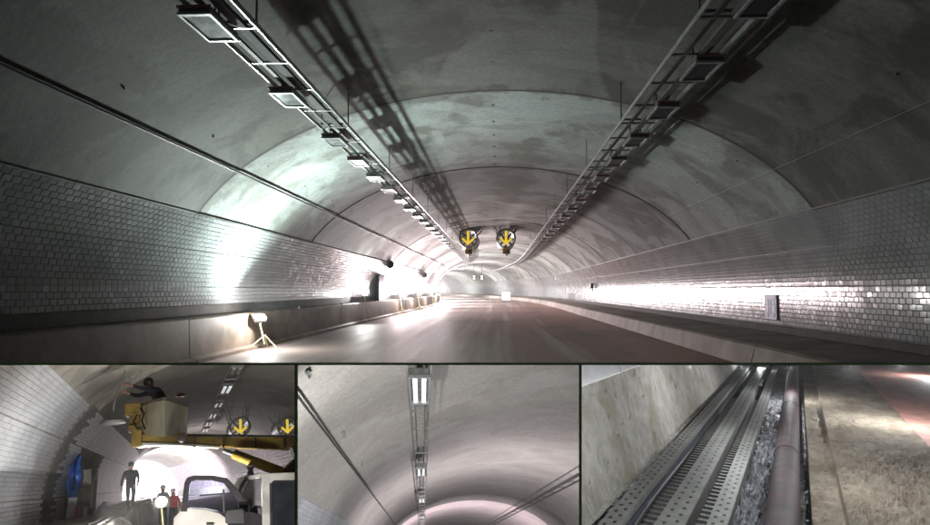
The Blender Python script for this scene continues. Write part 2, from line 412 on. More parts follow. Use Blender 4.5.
def lining(sec, s0, s1, s_from_l, s_from_r, mt, parent, mtx, straight=False, nseg=14, jitter=0.0, lip=0.035):
    """one cast ring of the vault, with a recessed joint at its near end"""
    prof = []
    nL = 34
    for i in range(nL): prof.append((-1, s_from_l + (sec.len - s_from_l) * i / nL))
    for i in range(nL + 1): prof.append((1, sec.len - (sec.len - s_from_r) * i / nL))
    ss = [s0, s0 + 0.03, s0 + 0.045] + [s0 + 0.045 + (s1 - s0 - 0.045) * k / nseg for k in range(1, nseg + 1)]
    vs = []; 
    for j, s in enumerate(ss):
        for (sd, q) in prof:
            x, z, tx, tz = sec.at(sd, q)
            n = Vector((-sd * abs(tz), -abs(tx))) ; n.normalize()
            off = -lip if j < 2 else (0.0 + jitter)
            vs.append(along(s, x + n.x * off, z + n.y * off, straight))
    m_ = len(prof); fs = [(j * m_ + i, j * m_ + i + 1, (j + 1) * m_ + i + 1, (j + 1) * m_ + i) for j in range(len(ss) - 1) for i in range(m_ - 1)]
    o = MB().add(vs, fs).build('lining_ring', mt, parent, smooth=True)
    return o

# --------------- tiles: a pillowed glazed tile, local x along the wall, y up the wall, z towards the room
def tile_geo(w_, h_, t=0.009, bev=0.007, dome=0.0025):
    a, b_ = w_ / 2, h_ / 2
    v = [(-a, -b_, 0), (a, -b_, 0), (a, b_, 0), (-a, b_, 0),
         (-a + bev, -b_ + bev, t), (a - bev, -b_ + bev, t), (a - bev, b_ - bev, t), (-a + bev, b_ - bev, t), (0, 0, t + dome)]
    v += v[4:8]                                   # the glazed face has vertices of its own: a crisp arris
    f = [(0, 1, 5, 4), (1, 2, 6, 5), (2, 3, 7, 6), (3, 0, 4, 7), (9, 10, 8), (10, 11, 8), (11, 12, 8), (12, 9, 8)]
    return v, f
def tile_wall(sec, side, rows, s0, s1, tw, seg0, seg, mt, parent, fr, straight, tilt=0.022, nparts=300, holes=None, t=0.009, dome=0.0007, bev=0.006, srt=None, gap=0.004):
    """rows: list of (arc position, height).  The nearest tiles are parts, the rest one stuff part"""
    hs = sorted(set(round(h, 4) for _, h in rows)); meshes = {}
    for h in hs:
        v, f = tile_geo(tw - gap, h - gap, t, bev, dome); me = bpy.data.meshes.new('tile'); me.from_pydata(v, [], f); me.update()
        for p in me.polygons: p.use_smooth = True
        me.materials.append(mt); meshes[h] = (me, v, f)
    spots = []
    for ri, (q, h) in enumerate(rows):
        s = s0 + (0.5 if ri % 2 else 0) * tw
        while s < s1:
            ph = (s - seg0) % seg
            if ph < tw * 0.5 + 0.015 and seg < 900: s += 0.015
            x, z, tx, tz = sec.at(side, q)
            if not (holes and holes(s, x, z)): spots.append((s, x, z, tx, tz, round(h, 4)))
            s += tw
    spots.sort(key=(srt or (lambda k: k[0])))
    big = MB(); k = 0
    it = fr.inverted() if False else None
    for i, (s, x, z, tx, tz, h) in enumerate(spots):
        c, a = path(s, straight)
        T = Vector((-math.sin(a), math.cos(a), 0)) * (1 if side < 0 else -1)
        U = Vector((tx * math.cos(a), tx * math.sin(a), tz)); Nn = T.cross(U).normalized()
        if Nn.x * side > 0: T = -T; Nn = -Nn
        p = along(s, x, z, straight) + Nn * 0.006
        R = Matrix((T, U, Nn)).transposed() @ Matrix.Rotation(random.gauss(0, tilt * .4), 3, 'X') @ Matrix.Rotation(random.gauss(0, tilt), 3, 'Y')
        me, v, f = meshes[h]
        if k < nparts:
            Mt = R.to_4x4(); Mt.translation = p
            pw = fr @ p
            o = link('tile', me, None, parent); o.matrix_local = Mt; k += 1
        else:
            big.add([R @ Vector(q_) + p for q_ in v], f)
    if big.v:
        me = bpy.data.meshes.new('tile_field'); me.from_pydata(big.v, [], big.f); me.update()
        for p in me.polygons: p.use_smooth = True
        o = link('tile_field', me, mt, parent); o['kind'] = 'stuff'
def backing(sec, side, q0, q1, s0, s1, mt, parent, straight=False, off=0.0, name='grout_bed', step=2.0):
    n = 44; vs = []; ns = max(2, int((s1 - s0) / step))
    for j in range(ns + 1):
        s = s0 + (s1 - s0) * j / ns
        for i in range(n + 1):
            x, z, tx, tz = sec.at(side, q0 + (q1 - q0) * i / n)
            vs.append(along(s, x - side * off, z, straight))
    fs = [(j * (n + 1) + i, j * (n + 1) + i + 1, (j + 1) * (n + 1) + i + 1, (j + 1) * (n + 1) + i) for j in range(ns) for i in range(n)]
    return MB().add(vs, fs).build(name, mt, parent, smooth=True)
def sweep(poly, s0, s1, name, mt, parent=None, mtx=None, step=2.0, straight=False, close=False, **kw):
    """open or closed polyline (x,z) carried along the tunnel"""
    ns = max(1, int((s1 - s0) / step)); m_ = len(poly); vs = []
    for j in range(ns + 1):
        s = s0 + (s1 - s0) * j / ns
        vs += [along(s, x, z, straight) for x, z in poly]
    rng = m_ if close else m_ - 1
    fs = [(j * m_ + i, j * m_ + (i + 1) % m_, (j + 1) * m_ + (i + 1) % m_, (j + 1) * m_ + i) for j in range(ns) for i in range(rng)]
    return MB().add(vs, fs).build(name, mt, parent, mtx, **kw)
def sweep_tube(pts_fn, s0, s1, r, step=1.5, straight=False, n=8):
    ns = max(1, int((s1 - s0) / step)); return MB().tube([pts_fn(s0 + (s1 - s0) * j / ns) for j in range(ns + 1)], r, n)

# ================================================================== MAIN TUNNEL
snap = snapshot()
SEG, RING0, S_END = 7.8, 4.6, 168.0
sl_t, sr_t = SM.s_of_z(-0.34), SM.s_of_z(-0.86)
vault = empty('tunnel_vault', WM, 'grey arched concrete tunnel lining cast in rings, seen along the road', 'tunnel')
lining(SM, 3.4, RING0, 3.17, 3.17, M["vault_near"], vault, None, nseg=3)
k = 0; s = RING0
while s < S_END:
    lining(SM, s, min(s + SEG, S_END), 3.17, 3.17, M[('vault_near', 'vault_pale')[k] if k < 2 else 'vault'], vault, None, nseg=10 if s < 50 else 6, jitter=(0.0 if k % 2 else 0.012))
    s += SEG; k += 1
# anchor plugs along the crown and the right haunch
mb = MB()
for s in [8.2 + 1.3 * i for i in range(34)]:
    mb.lathe([(0.0, 0.0), (0.03, 0.0), (0.04, 0.02)], along(s, -0.1, 4.02), 'Z', 10)
for q in (1, -1):
    for i in range(14):
        s = 7.9 + 2.6 * i; x = q * 5.0; z = 4.04 * math.sqrt(1 - (x / 6.72) ** 2)
        mb.lathe([(0.0, -0.03), (0.012, -0.03), (0.018, 0.0)], along(s, x * 0.995, z), 'Z', 8)
mb.build('anchor_plug', M['steel_dark'], vault, kind='stuff')
far = MB().box(along(S_END - 1, 0, 1.2), (20, 0.4, 9)); far.build('end_bulkhead', M['vault'], vault)

rowsL = [(1.58 + 0.0995 * (i + .5), 0.0985) for i in range(8)] + [(2.39 + 0.0985 * (i + .5), 0.0985) for i in range(8)] + [(1.565 - 0.1 * (i + .5), 0.0985) for i in range(4)]
rowsR = rowsL[:16] + [(1.565 - 0.1 * (i + .5), 0.0985) for i in range(9)]
for side, rows, q0, lab in ((-1, rowsL, sl_t, 'left tunnel wall of glossy grey brick tiles above the tall barrier'), (1, rowsR, sr_t, 'right tunnel wall of glossy grey brick tiles beside the walkway')):
    e = empty('tiled_wall', WM, lab, 'wall', 'tiled side walls of the road tunnel')
    backing(SM, side, q0, 3.19, 5.0, S_END - 2, M['grout'], e, off=0.0)
    tile_wall(SM, side, rows, 5.9, 78, 0.165, RING0, SEG, M['tile'], e, WM, False, tilt=0.012, dome=0.0008)
    # trim along the top edge
    x, z, tx, tz = SM.at(side, 3.20)
    sweep([(x - side * 0.0, z), (x - side * 0.035, z - 0.012), (x - side * 0.03, z + 0.03), (x + side * 0.01, z + 0.03)], 5.0, 120, 'top_trim', M['steel_dark'], e)
    for qj in (2.3815, 1.5725):
        x, z, tx, tz = SM.at(side, qj)
        sweep([(x - side * .002, z - .011), (x - side * .009, z - .008), (x - side * .009, z + .008), (x - side * .002, z + .011)], 5.0, 78, 'panel_joint', M['black'], e)
    # beyond the built tiles the bond is too far away to tell apart
    backing(SM, side, q0, 3.19, 78, S_END - 2, M['tile'], e, off=0.02, name='tile_face')

road = sweep([(-6.5, -1.5), (-3, -1.49), (0, -1.48), (3, -1.49), (6.4, -1.5)], 5.0, S_END, 'road', M['road'], None, WM, kind='structure')
barrier = empty('barrier_wall', WM, 'tall concrete barrier below the tiles on the left side of the road', 'barrier')
s = 4.6; n = 0
while s < S_END - 6:
    e1 = s + 7.77
    sweep([(-6.8, -1.8), (-6.8, -0.575), (-6.33, -0.58), (-6.30, -0.61), (-6.28, -1.38), (-6.12, -1.42), (-6.10, -1.7)], s, e1, 'barrier_block', M['barrier'], barrier, close=True, step=2)
    s += 7.8; n += 1
sweep([(-6.75, -0.57), (-6.70, -0.57), (-6.695, -0.345), (-6.75, -0.345)], 5.0, S_END - 6, 'dark_ledge', M['dark_concrete'], barrier, close=True)
walk = empty('walkway', WM, 'raised concrete maintenance walkway along the right wall of the road', 'walkway')
s = 4.6
while s < S_END - 6:
    sweep([(6.85, -1.8), (6.85, -1.02), (5.05, -1.06), (4.98, -1.10), (4.83, -1.7)], s, s + 7.77, 'kerb_block', M['walk'], walk, close=True, step=2)
    s += 7.8
sweep([(6.75, -1.015), (6.66, -1.015), (6.66, -0.868), (6.75, -0.868)], 5.0, S_END - 6, 'dark_ledge', M['dark_concrete'], walk, close=True)

# --- cable ladders hung from the crown
def ladder(x0, x1, z, lab, mt_rung):
    e = empty('cable_ladder', WM, lab, 'cable tray', 'cable ladders under the vault')
    for x in (x0, x1):
        sweep([(x - 0.011, z), (x + 0.011, z), (x + 0.011, z + 0.065), (x - 0.011, z + 0.065)], 5.0, 96, 'rail', M['steel'], e, close=True, step=1.6)
    sweep([((x0 * .7 + x1 * .3) - 0.03, z + 0.02), ((x0 * .7 + x1 * .3) + 0.03, z + 0.02), ((x0 * .7 + x1 * .3) + 0.03, z + 0.05), ((x0 * .7 + x1 * .3) - 0.03, z + 0.05)], 5.0, 96, 'cable', M['black'], e, close=True, step=1.6)
    sweep([((x0 * .35 + x1 * .65) - 0.06, z + 0.02), ((x0 * .35 + x1 * .65) + 0.06, z + 0.02), ((x0 * .35 + x1 * .65) + 0.06, z + 0.07), ((x0 * .35 + x1 * .65) - 0.06, z + 0.07)], 5.0, 96, 'conduit', M['conduit'], e, close=True, step=1.6)
    s = 6.9; k = 0; me = None; meh = None
    while s < 95:
        c, a = path(s)
        if me is None:
            r = MB().box((0, 0, 0), (x1 - x0 - 0.024, 0.04, 0.025)).build('rung', mt_rung, e); me = r.data
            zc = 4.04 * math.sqrt(1 - ((x0 + x1) / 2 / 6.72) ** 2) - z
            h = MB()
            for q in (-1, 1): h.bar((q * (x1 - x0) * .46, 0, 0.08), (q * (x1 - x0) * .46, 0, 4.04 * math.sqrt(1 - (((x0 + x1) / 2 + q * (x1 - x0) * .46) / 6.72) ** 2) - z + .02), 0.02)
            h.bar((-(x1 - x0) * .46, 0, 0.1), ((x1 - x0) * .46, 0, 0.1), 0.03)
            h = h.build('hanger', M['steel_mid'], e); meh = h.data
        else:
            r = link('rung', me, None, e)
            h = link('hanger', meh, None, e) if k % 4 == 0 else None
        for o in (r, h):
            if o is None: continue
            o.location = along(s, (x0 + x1) / 2, z + (0.03 if o is r else 0)); o.rotation_euler.z = a
        s += 1.1; k += 1
    return e
ladder(-3.30, -2.76, 3.0, 'left galvanised cable ladder under the vault, carrying reflective lamps', M['steel'])
ladder(2.22, 2.86, 3.0, 'right dark cable ladder under the vault, carrying red edged lamps', M['steel_mid'])
def luminaire(kind):
    e = empty('tunnel_lamp', Matrix(), 'x', 'lamp')
    w_, L_, h_ = 0.34, 0.72, 0.075
    MB().box((0, 0, -0.002), (w_, L_, h_)).build('housing', M['steel_mid'] if kind == 'L' else M['steel_dark'], e, bevel=0.01)
    f = MB()
    f.box((0, -L_ / 2 + .02, -0.05), (w_ + .02, 0.05, 0.03)); f.box((0, L_ / 2 - .02, -0.05), (w_ + .02, 0.05, 0.03))
    f.box((-w_ / 2 + .005, 0, -0.05), (0.03, L_ - .09, 0.03)); f.box((w_ / 2 - .005, 0, -0.05), (0.03, L_ - .09, 0.03))
    f.build('frame', M['steel'], e)
    MB().box((0, 0, -0.0455), (w_ - .03, L_ - .1, 0.006)).build('glass', M['lamp_glass'] if kind == 'L' else M['dark_glass'], e)  # shadow on the right lamps is put into darker glass and housing
    MB().box((0, -L_ / 2 - 0.012, 0.018), (w_ + 0.02, 0.014, 0.032)).build('end_plate', M['red_end'], e)
    MB().bar((-.1, 0, .1), (-.1, 0, .26), .02).bar((.1, 0, .1), (.1, 0, .26), .02).build('bracket', M['steel_dark'], e)
    return e
ordn = ['nearest', 'second', 'third', 'fourth', 'fifth', 'sixth', 'seventh', 'eighth', 'ninth', 'tenth']
def lamps(kind, x, z, starts, ltxt, grp):
    proto = luminaire(kind)
    for i, s in enumerate(starts):
        o = proto if i == 0 else copy_tree(proto)
        c, a = path(s)
        o.matrix_world = WM @ Matrix.Translation(along(s + .36, x, z)) @ Matrix.Rotation(a, 4, 'Z')
        o.name = 'tunnel_lamp'
        if kind == 'L' and i > 3:
            for ch in o.children:
                if ch.name.startswith('end_plate'):
                    if 'em' not in globals(): globals()['em'] = ch.data.copy(); em.materials[0] = M['steel_mid']
                    ch.data = em
        far_txt = '%s from the viewer on the %s cable ladder' % (ordn[min(i, 9)], ltxt)
        if i < 10: tag(o, ('large clear ' if (i == 0 and kind == 'L') else 'clear glass lamp, ' if kind == 'L' else 'dark red edged lamp, ') + far_txt if i or kind != 'L' else 'large clear glass lamp cut by the top edge, nearest on the left ladder', 'lamp', grp)
        else: tag(o, 'far lamp in the crowded end of the %s ladder row' % ltxt, 'lamp', 'far ' + grp)
LS = [6.2, 8.8, 11.5, 13.5, 15.5, 17.5, 19.6] + [21.8 + 2.2 * i for i in range(26)]
lamps('L', -3.17, 2.94, LS, 'left', 'lamps on the left cable ladder')
RS = [5.9, 7.88, 9.8, 11.8, 13.8, 15.9, 18.0] + [20.2 + 2.2 * i for i in range(24)]
lamps('R', 2.69, 2.94, RS, 'right', 'lamps on the right cable ladder')

# --- cables along the haunches
def cab(x, z, r, mt, name, lab, cat, s1=100):
    o = sweep_tube(lambda s: along(s, x, z), 5.0, s1, r).build(name, mt, None, WM, smooth=True); tag(o, lab, cat)
cab(-5.31, 2.41, 0.022, M['black'], 'wall_cable', 'black cable running high along the left haunch of the vault', 'cable')
cab(5.36, 2.34, 0.0035, M['steel_dark'], 'thin_wire', 'thin grey wire strung along the right haunch of the vault', 'wire', 60)

# --- jet fans
def jet_fan(x, s, z, lab, fr=WM, r=0.62, straight=False, L_=3.2, ceil=4.0, grp='jet fans hung under the vault'):
    c, a = path(s, straight)
    e = empty('jet_fan', fr @ Matrix.Translation(along(s, x, z, straight)) @ Matrix.Rotation(a, 4, 'Z'), lab, 'fan', grp)
    prof = [(r * .86, 0.35), (r * .86, 0.0), (r * .93, -0.10), (r, -0.06), (r, 0.1), (r * .9, 0.25), (r * .9, L_ - .25), (r, L_ - .1), (r * .86, L_), (r * .86, L_ - .3)]
    MB().lathe(prof, (0, 0, 0), 'Y', 32).build('casing', M['steel_mid'], e, smooth=True)
    g = MB()
    for rr in (r * .8, r * .58, r * .36):
        g.tube([(rr * math.cos(2 * math.pi * k / 24), -0.02, rr * math.sin(2 * math.pi * k / 24)) for k in range(25)], 0.012, 5, cap=False)
    for k in range(4):
        q = math.pi * k / 4 + .39; g.bar((-r * .86 * math.cos(q), 0, -r * .86 * math.sin(q)), (r * .86 * math.cos(q), 0, r * .86 * math.sin(q)), 0.018)
    g.build('guard', M['steel'], e)
    MB().lathe([(0.0, .4), (.12, .42), (.2, .55), (.2, 1.2), (0, 1.2)], (0, 0, 0), 'Y', 16).build('hub', M['steel_dark'], e, smooth=True)
    for k in range(8):
        q = 2 * math.pi * k / 8
        MB().bar((.18 * math.cos(q), .8, .18 * math.sin(q)), (r * .84 * math.cos(q), .8, r * .84 * math.sin(q)), .14, .03, up=(-math.sin(q) * .7, .7, math.cos(q) * .7)).build('blade', M['steel_dark'], e)
    ar = MB(); y = -0.16
    ar.bar((0, y, r * .72), (0, y, -r * .45), 0.15 * r / .62, 0.04, up=(0, 1, 0))
    ar.bar((-r * .58, y - .002, -r * .02), (0.03, y - .002, -r * .62), 0.13 * r / .62, 0.042, up=(0, 1, 0)); ar.bar((r * .58, y + .002, -r * .02), (-0.03, y + .002, -r * .62), 0.13 * r / .62, 0.038, up=(0, 1, 0))
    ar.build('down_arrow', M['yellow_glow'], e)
    for yy in (0.5, L_ - .5):
        for q in (-1, 1):
            hh = MB().bar((q * r * .75, yy, r * .6), (q * r * 1.25, yy, ceil - z - .0), 0.07)
            hh.bar((q * r * .75, yy, r * .6), (q * r * .55, yy, ceil - z), 0.05); hh.build('hanger', M['steel_dark'], e)
    return e
fL = jet_fan(-1.85, 38.5, 3.22, 'left jet fan with a yellow down arrow hung under the vault', ceil=3.95)
fR = jet_fan(0.5, 38.5, 3.22, 'right jet fan with a yellow down arrow hung under the vault', ceil=4.03)
for x, tx in ((-1.80, 'left'), (0.52, 'right')):
    e = empty('warning_beacon', WM @ Matrix.Translation((x, 38.3, 2.40)), 'small yellow beacon box below the %s jet fan' % tx, 'beacon', 'beacons below the jet fans')
    MB().box((0, 0, 0), (.46, .3, .36)).build('box', M['yellow'], e, bevel=.03)
    MB().box((.08, -.16, -.02), (.16, .02, .2)).build('panel', M['steel_dark'], e)
    MB().bar((-.12, .1, .18), (-.12, .1, .3), .04).bar((.12, .1, .18), (.12, .1, .3), .04).build('strap', M['steel_dark'], e)
    MB().lathe([(0, -.30), (.1, -.28), (.13, -.2), (.1, -.18)], (0, 0, 0), 'Z', 12).build('lens', M['sign_white'], e)

# --- flood lamps on stands
def flood(s, x, z, head_dir, lab, power, sz=0.34, stand_to=None, color=(1, 0.98, 0.95), fr=WM, straight=False, base=-1.5, round_=False, grp='work flood lamps along the left side', emitmat=None, tri=True, face=1.0, spread=180):
    c, a = path(s, straight); P = along(s, x, z, straight)
    st = stand_to or Vector((P.x + .25, P.y - .2, base))
    e = empty('flood_lamp', fr @ Matrix.Translation((st.x, st.y, base)), lab, 'work lamp', grp)
    q = Vector(head_dir).normalized(); R = q.to_track_quat('-Z', 'Y').to_matrix()
    h0 = P - Vector((st.x, st.y, base))
    def T(v): return R @ Vector(v) + h0
    b_ = MB(); b_.box(h0 - q * -0.0 + R @ Vector((0, 0, 0.05)), (sz * 1.1, sz * .8, .09), R); b_.build('housing', M['steel_dark'], e, bevel=.01)
    for k in range(-2, 3): MB().box(h0 + R @ Vector((k * sz * .2, 0, .12)), (.012, sz * .7, .06), R).build('fin', M['steel_dark'], e)
    lens = MB().box(h0 + R @ Vector((0, 0, -.002)), (sz * face, sz * .7 * face, .01), R)
    if round_: lens = MB().add([h0 + R @ Vector((sz * .36 * math.cos(k / 20 * 6.2832), sz * .36 * math.sin(k / 20 * 6.2832), -.02)) for k in range(20)], [tuple(range(20))])
    lens.build('lit_face', M['led'] if emitmat is None else emitmat, e)
    MB().tube([(0, 0, 0.12), tuple(h0 + Vector((0, 0, -.12)))], 0.022, 8).build('pole', M['yellow_stand'], e, smooth=True)
    MB().tube([tuple(h0 + Vector((0, 0, -.13))), tuple(h0 + R @ Vector((sz * .6, 0, .04))), ], 0.014, 6).build('yoke', M['yellow_stand'], e)
    for k in range(3 if tri else 0):
        an = k * 2.094 - .35; MB().tube([(0, 0, 0.35), (math.cos(an) * .42, math.sin(an) * .42, 0.015)], 0.014, 6).build('leg', M['yellow_stand'], e)
    l = add_light('flood_light', 'AREA', (0, 0, 0), power, (0, 0, -1), sz, color, spread, sizey=sz * .7)
    l.rotation_euler = (0, 0, 0); l.matrix_world = fr @ (Matrix.Translation(P + q * .03) @ R.to_4x4())
    return e
F1 = flood(15.4, -6.02, -0.66, (0.30, -0.31, 0.9), 'white flood lamp on a pale yellow tripod by the left barrier, nearest lamp', 500, spread=140, color=(.84, 1, .94), stand_to=Vector((-5.95, 15.6, 0)), sz=.3)
o = add_light('flood_spill', 'POINT', WM @ Vector((-5.80, 15.1, -.62)), 170, (0, 0, 0), .05)
F2 = flood(28.6, -6.2, -0.2, (0.35, -0.60, 0.72), 'flood lamp by the left barrier, second from the viewer', 230, sz=.2)
F3 = flood(38.5, -6.15, -0.12, (0.22, -0.50, 0.84), 'flood lamp in the glare by the left wall, just beyond the blue panel', 720, sz=.36, color=(1, .80, .83))
F4 = flood(47.0, -6.15, -0.12, (0.55, -0.40, 0.75), 'flood lamp in the middle of the far glare by the left wall', 1200, sz=.36, color=(1, .80, .83))
F5 = flood(57.0, -6.1, -0.12, (0.8, -0.2, 0.6), 'flood lamp at the far end of the glare, before the bend', 1900, sz=.4, color=(1, .80, .83))
F6 = flood(70.0, -6.1, -0.05, (0.6, -0.3, 0.6), 'far flood lamp in the bend of the tunnel', 3000, sz=.4, color=(1, .95, .95))
F7 = flood(90.0, -6.1, -0.05, (0.8, -0.4, 0.3), 'farthest flood lamp, beyond the bend of the tunnel', 4500, sz=.4, color=(1, .85, .87))
F8 = flood(115.0, -6.1, -0.3, (0.8, -0.3, 0.5), 'tiny flood lamp at the far left of the bend', 7000, sz=.4, color=(1, .93, .94))
for (s_, z_, p_) in ((38.2, -.1, 300), (45, -.1, 420), (54, -.1, 480), (66, 0, 620), (79, 0, 700)):
    add_light('flood_spill', 'POINT', WM @ along(s_, -5.75, z_), p_, (0, 0, 0), .08, (1, .88, .9))
F9 = flood(142.0, -6.0, -0.3, (0.6, 0.5, 0.5), 'tiniest flood lamp, close to the end of the tunnel', 6000, sz=.4)  # added to brighten the dark end of the tunnel

# --- wall items
e = empty('wall_panel', WM @ Matrix.Translation((-6.70, 34.2, 0.0)), 'narrow blue grey cabinet panel on the left wall beside the glare', 'cabinet')
MB().box((0.12, 0, 0.02), (0.24, 1.5, 1.5)).build('door', mat('blue grey steel', (0.12, 0.15, 0.22), .4, .3), e, bevel=.015)
MB().box((0.12, 0, 0.80), (0.34, 1.6, 0.05)).build('hood', M['steel_dark'], e)
for (s, x, z, lab) in ((35.2, -6.33, 1.45, 'black horn speaker on the upper left wall above the glare'), (52, -6.35, 1.25, 'small far black horn speaker on the left wall before the bend')):
    e = empty('speaker', WM @ Matrix.Translation((x, s, z)), lab, 'speaker', 'black wall speakers')
    MB().lathe([(0.0, 0.3), (0.07, 0.28), (0.1, 0.1), (0.22, -0.22), (0.2, -0.22), (0.05, 0.1)], (0.2, 0, 0), 'Y', 16).build('horn', M['black'], e, smooth=True)
    MB().bar((-.05, .1, 0), (.2, .1, 0), .06).build('bracket', M['steel_dark'], e)
e = empty('wall_light', WM @ Matrix.Translation((6.5, 43.5, 0.3)), 'small dark fixture on the right wall above the bright streak', 'fixture')
MB().box((0, 0, 0), (.22, .3, .34)).build('body', M['steel_dark'], e, bevel=.03); MB().bar((0, 0, -.1), (.1, 0, -.45), .05).build('conduit', M['steel_dark'], e)
# blue and white sign on the right wall
e = empty('wall_sign', WM @ Matrix.Translation((6.70, 15.6, -0.42)), 'small blue and white pictogram sign on the right tiled wall', 'sign')
MB().box((-.02, 0, 0), (.03, .66, .60)).build('plate', M['sign_blue'], e, bevel=.006)
g = MB(); X = -.0385
g.box((X, .0, .245), (.006, .58, .07)); g.box((X, .0, -.265), (.006, .6, .03))
for y0 in (.17, -.17):
    g.box((X, y0, .12), (.006, .10, .10)); g.box((X, y0, -.05), (.006, .17, .2)); g.box((X, y0 - .035, -.2), (.006, .05, .12)); g.box((X, y0 + .04, -.2), (.006, .05, .12))
g.box((X, -.0, -.0), (.006, .05, .34))
g.build('pictogram', M['sign_white'], e)
# white board far down the road and two small marks under the far ladder
e = empty('white_board', WM @ Matrix.Translation(Vector(along(74, 1.7, -1.48)) ), 'small white board standing on the road far down the tunnel', 'board')
MB().box((0, 0, .75), (.95, .05, .9)).build('panel', emis('backlit white panel', (1, 1, 1), 2.2), e, bevel=.01)  # brightness of the board is added as emission
MB().bar((-.35, .1, .3), (-.35, .3, .01), .05).bar((.35, .1, .3), (.35, .3, .01), .05).build('foot', M['steel_dark'], e)
for i, x in enumerate((-4.6, -3.6)):
    e = empty('lane_light', WM @ Matrix.Translation(along(80, x + 2.7, 1.6)), '%s of two tiny bright lane signals hung far down the tunnel' % ('left' if i == 0 else 'right'), 'signal', 'far lane signals')
    MB().box((0, 0, 0), (.55, .12, .55)).build('box', M['steel_dark'], e)
    g = MB(); g.bar((-.15, -.07, .18), (.12, -.07, .18), .08); g.bar((.12, -.08, .18), (-.12, -.08, -.16), .09); g.bar((-.12, -.07, -.18), (.15, -.07, -.18), .08); g.build('lit_mark', emis('lit signal', (1, 1, .95), 3), e)
    MB().bar((0, 0, .25), (0, 0, 1.8), .05).build('rod', M['steel_dark'], e)
# thin barrier posts on the left
for i, (s, lab) in enumerate(((19.2, 'near thin white marker rod standing against the left barrier'), (24.5, 'far thin white marker rod standing against the left barrier'))):
    e = empty('marker_rod', WM @ Matrix.Translation((-6.24, s, -1.4)), lab, 'rod', 'marker rods by the barrier')
    MB().tube([(0, 0, 0), (0, 0, .82)], .012, 6).build('rod', M['steel_mid'], e); MB().lathe([(0, .90), (.03, .88), (.03, .82), (0, .80)], (0, 0, 0), 'Z', 10).build('cap', M['sign_white'], e)
clip_since(snap, P_TOP, 3.6)

# ================================================================== partition slabs between the bays
def slab(c1, c2, t_vec, name, side_t):
    pass
def part(name, pA, pB, thick_dir, lab):
    """board running away from the viewer between two tunnels; front edge at FRONT"""
    d0, d1 = FRONT, 190.0
    def cp(px, py, d): return EYE + ray(px, py) * d
    a0, b0, a1, b1 = cp(*pA, d0), cp(*pB, d0), cp(*pA, d1), cp(*pB, d1)
    t = thick_dir
    back = MB().add([a0, b0, b1, a1, a0 + t, b0 + t, b1 + t, a1 + t], [(0, 3, 2, 1), (4, 5, 6, 7), (1, 2, 6, 5), (0, 4, 7, 3), (2, 3, 7, 6), (0, 1, 5, 4)])
    e = empty(name, Matrix(), lab, 'partition')
    back.build('board', M['slab'], e)
    f = (RC @ Vector((0, 0, 1))) * 0.03
    MB().add([a0 + f * .2, b0 + f * .2, b0 + f, a0 + f, a0 + t + f * .2, b0 + t + f * .2, b0 + t + f, a0 + t + f], [(0, 1, 2, 3), (4, 7, 6, 5), (1, 5, 6, 2), (0, 3, 7, 4), (3, 2, 6, 7), (0, 4, 5, 1)]).build('edge_strip', M['divider'], e)
    return e
px_m = FRONT / F0
DN = -(RC @ Vector((0, 1, 0))); RT = RC @ Vector((1, 0, 0))
part('floor_partition', (-120, 362.6), (1050, 362.6), DN * px_m * 2.0, 'long level partition with a green front edge below the main tunnel')
part('upright_partition', (295.4, 364.62), (295.4, 600), RT * px_m * 2.2, 'upright partition with a green front edge, left of the ceiling light bay')
part('upright_partition', (579.0, 364.62), (579.0, 600), RT * px_m * 2.2, 'upright partition with a green front edge, right of the ceiling light bay')
#@@BAYS@@

